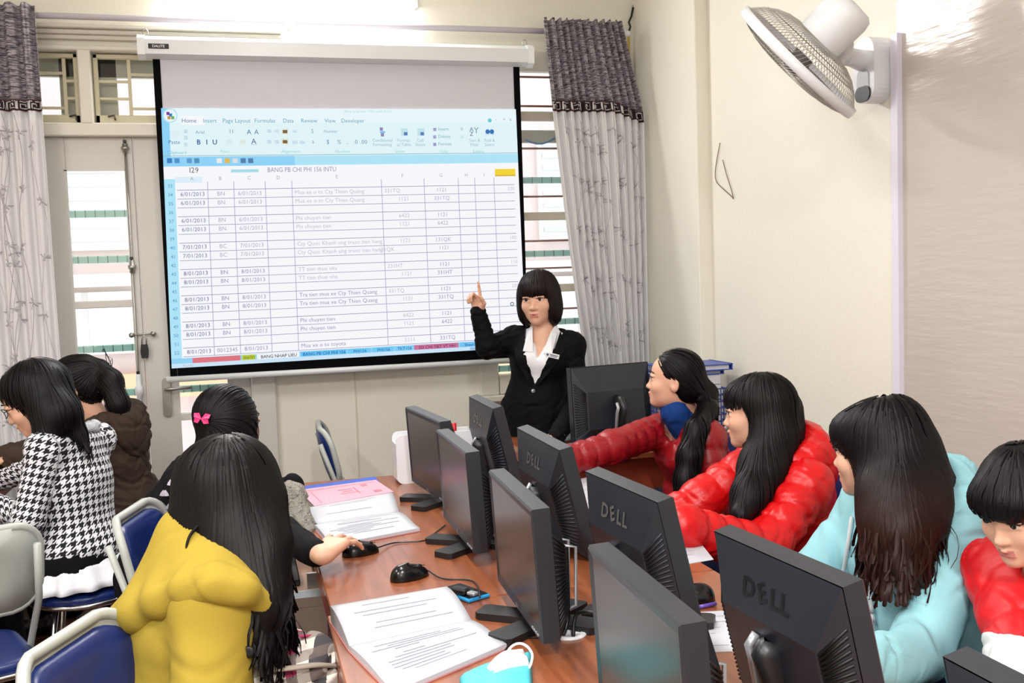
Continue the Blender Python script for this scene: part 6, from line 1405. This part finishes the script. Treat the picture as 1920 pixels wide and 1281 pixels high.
# ================================================================ LEFT: yellow coat
hd = Head(PD(440, 925, 2.30), -38, -4, 0, 1.06); N_ = PD(398, 1040, 2.30); pel = np.array([N_[0]-.10, N_[1]-.0, .525])
p4 = Person('girl in a mustard yellow coat with long dark hair seen from behind', 'people', pel, N_, -82, hd, {1: (PD(390, 1360, 2.05), np.array([.02, 2.14, .62]), None), -1: (None, np.array([.0, 2.50, .62]), hanging_hand(-1))}, wid=1.05)
p4.arms[1] = (p4.arms[1][0], p4.arms[1][1], dict(fwd=np.array([1, 0, -.1]), palm=np.array([0, 0, -1.0]), curls=(.4, .4, .4, .4), thumb=.4))
p4.body(); hd.face_parts(p4.root); p4.legs(M_jean, M_shoe)
p4.garment('coat', p4.torso(.046)+p4.sleeve(1, .040, .95)+p4.sleeve(-1, .036, .95)+[ell(p4.t(0, .0, .02), (.21, .17, .17), p4.A, .06), p4.neckhole(.075, .12, .02)], M_yel, .009, .0022, 51, .7)
hem_ = [(226, 1176, 2.25, .036), (262, 1148, 2.19, .032), (305, 1122, 2.13, .030), (355, 1102, 2.09, .028), (405, 1094, 2.06, .027), (455, 1104, 2.07, .022), (496, 1132, 2.12, .014)]
hdp = chain(XYZ(hem_), .03)
for x_, y_, d_, r_ in hem_: hdp.append(cap(PD(368+(x_-360)*.12, 1012, 2.25), PD(x_, y_, d_), .058, r_*.9, .05))
p4.garment('hood', hdp, M_yel, .008, .0014, 52, .8)
bpos = onto(p4.torso(.046)+p4.sleeve(1, .040, .95)+[ell(p4.t(0, .0, .02), (.21, .17, .17), p4.A, .06)], 467, 1222, .003); btn = MB().lathe([(.003, 0), (.012, .001), (.013, .004), (.009, .006), (.003, .0055)], 16, Matrix.Translation(Vector(bpos-p4.o)) @ Vector(-fw).to_track_quat('Z', 'Y').to_matrix().to_4x4()); btn.build('button', M_black, p4.root)
HP = [hd.E((0, -.022, .034), (.086, .106, .092)), hd.E((0, .120, -.050), (.070, .078, .085), .010, -1)]+chain(XYZ([(432, 920, 2.28, .098), (440, 985, 2.26, .098), (455, 1040, 2.22, .080), (476, 1090, 2.18, .054), (492, 1135, 2.15, .042), (496, 1165, 2.14, .032)]), .05)+chain(XYZ([(390, 900, 2.30, .07), (380, 975, 2.25, .055), (388, 1030, 2.2, .025)]), .04)+chain(XYZ([(500, 930, 2.26, .030), (508, 1020, 2.20, .030), (506, 1110, 2.15, .02)]), .04)
p4.hair(HP, H_brn, fl_down(hd.w(0, -.02, .12), .25), 900, 24, .021, .0034, 9, -.05, .016, tailn=5)
MB().tube([x-p4.o for x in catmull([PD(372, 985, 2.16), PD(356, 1005, 2.14), PD(350, 1028, 2.13), PD(362, 1038, 2.13), PD(385, 1036, 2.13)], 6)], .004, 6, r2=.0012).build('hair_curl', H_brn, p4.root)
cb4 = PD(152, 1240, 2.02); chair('chair with a blue back behind the girl in the yellow coat', float(cb4[0])+.21, float(cb4[1])-.09, R_(-112))
# ================================================================ black floral jacket, pink clip
hd = Head(PD(432, 795, 3.47), -52, -3, 0, 1.06); N_ = PD(372, 884, 3.50); pel = np.array([N_[0]-.15, N_[1]+.0, .525])
W = PZ(604, 1049, .80); W = np.array([W[0], W[1], .808]); E_ = PD(492, 1050, 3.20); E_ = np.array([E_[0], E_[1], .80])
fdir = nv(np.array(MOUSE_HAND)[:2].tolist()+[0] - np.array([W[0], W[1], 0]))
p3 = Person('girl with a pink hair clip in a black floral jacket using the mouse', 'people', pel, N_, -88, hd, {1: (E_, W, dict(fwd=fdir+np.array([0, 0, .20]), palm=np.array([0, 0, -1.0]), curls=(.26, .30, .36, .44), thumb=.40, spread=.24, sc=1.14)), -1: (None, np.array([.15, 3.72, .80]), hanging_hand(-1))})
p3.body(); hd.face_parts(p3.root); p3.legs(M_jean, M_shoe)
p3.garment('jacket', p3.torso(.030)+p3.sleeve(1, .016, .80, None, .91)+p3.sleeve(-1, .02, 1.0)+[p3.neckhole(.075, .12, .02)], M_jk, .009, .004, 61)
fu = [cap(p3.N+p3.r*.08+p3.f*.06-p3.up*.02, p3.N+p3.r*.09+p3.f*.13-p3.up*.22, .04, .04, .03), cap(p3.N-p3.r*.08+p3.f*.06-p3.up*.02, p3.N-p3.r*.05+p3.f*.13-p3.up*.22, .04, .04, .03)]
p3.garment('fur_collar', [cap(PD(552, 925, 3.30), PD(572, 1000, 3.25), .035, .04, .03), cap(PD(552, 925, 3.30), p3.N+p3.f*.12, .03, .03, .03), cap(p3.N+p3.f*.12, p3.N+p3.r*.08+p3.f*.06-p3.up*.02, .03, .03, .03), cap(p3.N+p3.f*.12, p3.N-p3.r*.08+p3.f*.06-p3.up*.02, .03, .03, .03)]+fu, M_fur, .008, .006, 62, 2.5)
g3 = p3.torso(.030)+p3.sleeve(1, .018, 1.0)+p3.sleeve(-1, .02, 1.0); fb = MB()          # pale floral patches on the jacket
for x, y, r in ((322, 905, 9), (308, 925, 9), (334, 930, 8), (318, 950, 8), (345, 895, 7), (300, 948, 7), (335, 960, 7)):
    pt = [onto(g3, x+r*math.cos(t)*(.8+.35*math.sin(3*t)), y+r*math.sin(t)*(.9+.3*math.cos(2*t)), .006) for t in np.linspace(0, 6.28, 13)[:-1]]; ce_ = onto(g3, x, y, .007)
    if ce_ is None or any(q is None for q in pt): continue
    fb.add([ce_-p3.o]+[q-p3.o for q in pt], [(0, 1+i, 1+(i+1) % 12) for i in range(12)])
if fb.f: fb.build('floral_print', cloth('floral_white', (196, 190, 206)), p3.root)
HP = [hd.E((0, -.022, .036), (.084, .104, .092)), hd.E((0, .112, -.050), (.070, .076, .090), .012, -1)]+chain(XYZ([(430, 800, 3.44, .085), (410, 850, 3.42, .07), (380, 890, 3.40, .06), (350, 930, 3.38, .04), (330, 960, 3.36, .015)]), .04)+chain(XYZ([(440, 830, 3.44, .07), (430, 900, 3.42, .06), (420, 960, 3.38, .05)]), .04)
p3.hair(HP, H_blk, fl_to(PD(395, 790, 3.40), np.array([-.25, -.1, -1.0]), .06), 480, 18, .02, .0021, 10, -.2, tailn=2)
cc_ = PD(378, 785, 3.335); clp = MB()
for a, s_ in ((.5, 1), (2.4, 1), (3.6, .8), (5.6, .9)):
    d = RV*math.cos(a)+UV_*math.sin(a)*.8; e = RV*-math.sin(a)+UV_*math.cos(a)*.8
    clp.add([cc_-fw*.006-p3.o, cc_+d*.022*s_+e*.012-p3.o-fw*.004, cc_+d*.034*s_-p3.o, cc_+d*.022*s_-e*.012-p3.o-fw*.004], [(0, 1, 2), (0, 2, 3)])
o = clp.build('hair_clip', mat('clip_pink', (236, 60, 130), .4), p3.root); o.modifiers.new('t', 'SOLIDIFY').thickness = .004
cb3 = PD(262, 1030, 3.12); chair('chair with a blue back behind the girl with the pink hair clip', float(cb3[0])+.23, float(cb3[1])-.05, R_(-104))
# ================================================================ houndstooth jacket
hd = Head(PD(62, 748, 3.78), 92, -26, 0, 1.10); N_ = PD(132, 812, 3.82); pel = PD(158, 1085, 3.82); pel[2] = .525
W = PD(-40, 975, 3.75); W[2] = max(W[2], .79); E_ = PD(52, 975, 3.62)
p1 = Person('girl in a black and white houndstooth jacket bending over the left table', 'people', pel, N_, 62, hd, {-1: (E_, W, dict(fwd=np.array([-1, .2, 0]), palm=np.array([0, 0, -1.0]), curls=(.4,)*4, thumb=.4)), 1: (None, PD(-10, 905, 4.1), dict(fwd=np.array([-1, .2, 0]), palm=np.array([0, 0, -1.0]), curls=(.4,)*4, thumb=.4))}, hip_yaw=70, wid=.95)
p1.body(); hd.face_parts(p1.root, glasses=True); p1.legs(M_trb, M_shoe)
o = p1.garment('houndstooth_jacket', p1.torso(.016, low=False)+p1.sleeve(-1, .012, 1.0)+p1.sleeve(1, .012, 1.0)+[ell(p1.t(0, 0, .05), (.182, .145, .10), p1.A, .05), p1.neckhole(.07, .12, .02)], M_hound, .008, .002, 71)
limb_uv(o, p1)
p1.garment('jacket_collar', [cap(p1.N+p1.r*a[0]+p1.f*a[1]+p1.up*a[2], p1.N+p1.r*b[0]+p1.f*b[1]+p1.up*b[2], .020, .020, .02) for a, b in (((.075, .04, -.02), (.08, -.03, .01)), ((.08, -.03, .01), (.04, -.075, .015)), ((.04, -.075, .015), (-.04, -.075, .015)), ((-.04, -.075, .015), (-.08, -.03, .01)), ((-.08, -.03, .01), (-.075, .04, -.02)))], cloth('lace_grey', (196, 200, 206), .9, bump=.6, bs=90, var=.2, vscale=60), .007, .002, 72)
# white blouse hem below the jacket
hem = MB(); n = 90; V = []
for k, (z, g) in enumerate(((.03, .0), (-.02, .016), (-.06, .04), (-.085, .05))):
    for i in range(n):
        a = 2*math.pi*i/n; wv = 1+(.0, .02, .06, .08)[k]*math.sin(a*13); V.append(p1.t(0, 0, z)+p1.r*(.172+g)*wv*math.cos(a)+p1.f*(.132+g)*wv*math.sin(a)-p1.o)
hem.add(V, [(k*n+i, k*n+(i+1) % n, (k+1)*n+(i+1) % n, (k+1)*n+i) for k in range(3) for i in range(n)], 0, True); o = hem.build('blouse_hem', M_shirt, p1.root); o.modifiers.new('t', 'SOLIDIFY').thickness = .003
HP = [hd.E((0, -.020, .036), (.086, .106, .094)), hd.E((0, .112, -.055), (.080, .076, .090), .012, -1), hd.E((-.085, .03, -.04), (.03, .035, .06), .01, -1)]+chain(XYZ([(80, 735, 3.76, .09), (105, 780, 3.72, .075), (88, 830, 3.68, .040), (82, 868, 3.66, .012)]), .04)+chain(XYZ([(92, 720, 3.80, .075), (120, 775, 3.76, .045), (148, 815, 3.74, .020), (168, 850, 3.72, .007)]), .04)
p1.hair(HP, H_blk, fl_down(hd.w(0, -.02, .12), .3), 460, 16, .019, .0021, 11, -.1, tailn=2)
stool('blue padded stool under the girl in houndstooth', pel[0], pel[1])
# ================================================================ brown jacket
hd = Head(PD(138, 728, 4.50), 84, -16, 0, 1.10); N_ = PD(196, 800, 4.55); pel = np.array([N_[0]+.07, N_[1]+.0, .525])
p2 = Person('girl in a dark brown hooded jacket with a ponytail at the far left', 'people', pel, N_, 70, hd, {-1: (PD(90, 905, 4.35), PD(30, 860, 4.30), dict(fwd=np.array([-1, .1, -.1]), palm=np.array([0, 0, -1.0]), curls=(.5,)*4, thumb=.4)), 1: (None, np.array([-1.12, 4.75, .80]), dict(fwd=np.array([-1, .1, -.1]), palm=np.array([0, 0, -1.0]), curls=(.5,)*4, thumb=.4))})
p2.body(); hd.face_parts(p2.root); p2.legs(M_trb, M_shoe)
p2.garment('hooded_jacket', p2.torso(.040)+p2.sleeve(-1, .028, 1.0)+p2.sleeve(1, .028, 1.0)+[p2.neckhole(.075, .12, .02)], M_brn, .009, .005, 81, 1.0, None, (0, 0, 1))
p2.garment('hood', hood(p2, .13, .10, .13, .042), M_brn, .009, .004, 82)
HP = [hd.E((0, -.022, .036), (.084, .102, .092)), hd.E((0, -.06, -.02), (.074, .06, .07), .03), hd.E((0, .112, -.050), (.082, .076, .090), .012, -1), hd.E((-.08, .012, -.04), (.03, .035, .05), .01, -1)]+chain(XYZ([(165, 690, 4.5, .05), (188, 690, 4.5, .028), (208, 715, 4.48, .045), (222, 760, 4.46, .045), (228, 790, 4.45, .02)]), .03)
tie2 = PD(180, 690, 4.5)
p2.hair(HP, H_brn, fl_to(tie2, np.array([.15, -.05, -1.0]), .06), 420, 18, .02, .0022, 12, -.2, tailn=2)
MB().tube([tie2+np.array([.0, .03*math.cos(t), .03*math.sin(t)])-p2.o for t in np.linspace(0, 6.28, 13)[:-1]], .006, 6, closed=True).build('hair_tie', M_wplast, p2.root)
stool('stool under the girl in the dark brown jacket', pel[0], pel[1])
# ================================================================ plaid bag on the lap of the girl in yellow
def plaid():
    m = mat('plaid', (200, 190, 180), .8, bump=.2, bscale=300); nt = m.node_tree; N = nt.nodes; b = N['Principled BSDF']; tc = N.new('ShaderNodeTexCoord'); s = N.new('ShaderNodeSeparateXYZ'); mp = N.new('ShaderNodeMapping'); mp.inputs['Rotation'].default_value = (.4, .2, .5); nt.links.new(tc.outputs['Object'], mp.inputs[0]); nt.links.new(mp.outputs[0], s.inputs[0])
    a = mth(nt, 'LESS_THAN', mth(nt, 'FLOORED_MODULO', mth(nt, 'DIVIDE', s.outputs[0], .022), 2.0), 1.0); c = mth(nt, 'LESS_THAN', mth(nt, 'FLOORED_MODULO', mth(nt, 'DIVIDE', s.outputs[2], .022), 2.0), 1.0); d = mth(nt, 'LESS_THAN', mth(nt, 'FLOORED_MODULO', mth(nt, 'DIVIDE', s.outputs[0], .044), 2.0), 1.0)
    def mixc(f, A, B):
        mx = N.new('ShaderNodeMix'); mx.data_type = 'RGBA'; nt.links.new(f, mx.inputs[0])
        for i, v in ((6, A), (7, B)):
            if isinstance(v, tuple): mx.inputs[i].default_value = v
            else: nt.links.new(v, mx.inputs[i])
        return mx.outputs[2]
    dark = mixc(d, lin((150, 34, 74)), lin((62, 58, 62))); col = mixc(a, mixc(c, lin((214, 208, 200)), lin((150, 140, 132))), mixc(c, dark, lin((96, 84, 82)))); nt.links.new(col, b.inputs['Base Color']); return m
bc = PD(585, 1235, 2.22); bc[2] = .640
bg_ = empty('shoulder_bag', (bc[0]-.035, bc[1], .615), 0, 'plaid cloth bag in red, grey and white on the lap of the girl in yellow', 'bag')
V, Q = sdf_mesh([ell((0, 0, .075), (.105, .10, .075), None, .03), ell((.03, .03, .09), (.07, .06, .06), None, .03), ell((-.06, -.02, .07), (.07, .07, .06), None, .03)], .008); V = wrinkle(V, Q, .008, 91, .8); link('bag_body', fastmesh('bag_body', V, Q), plaid(), bg_)
MB().tube(catmull([(-.09, -.03, .11), (-.03, -.085, .125), (.04, -.075, .12), (.09, -.02, .09)], 5), .012, 8, flat=.4).build('strap', mat('strap_taupe', (150, 138, 126), .8, bump=.2, bscale=300), bg_)
MB().tube(catmull([(-.10, .02, .08), (-.05, .0, .145), (.04, .02, .150), (.09, .04, .09)], 5), .004, 6).build('piping', mat('piping_pink', (170, 40, 84), .7), bg_)
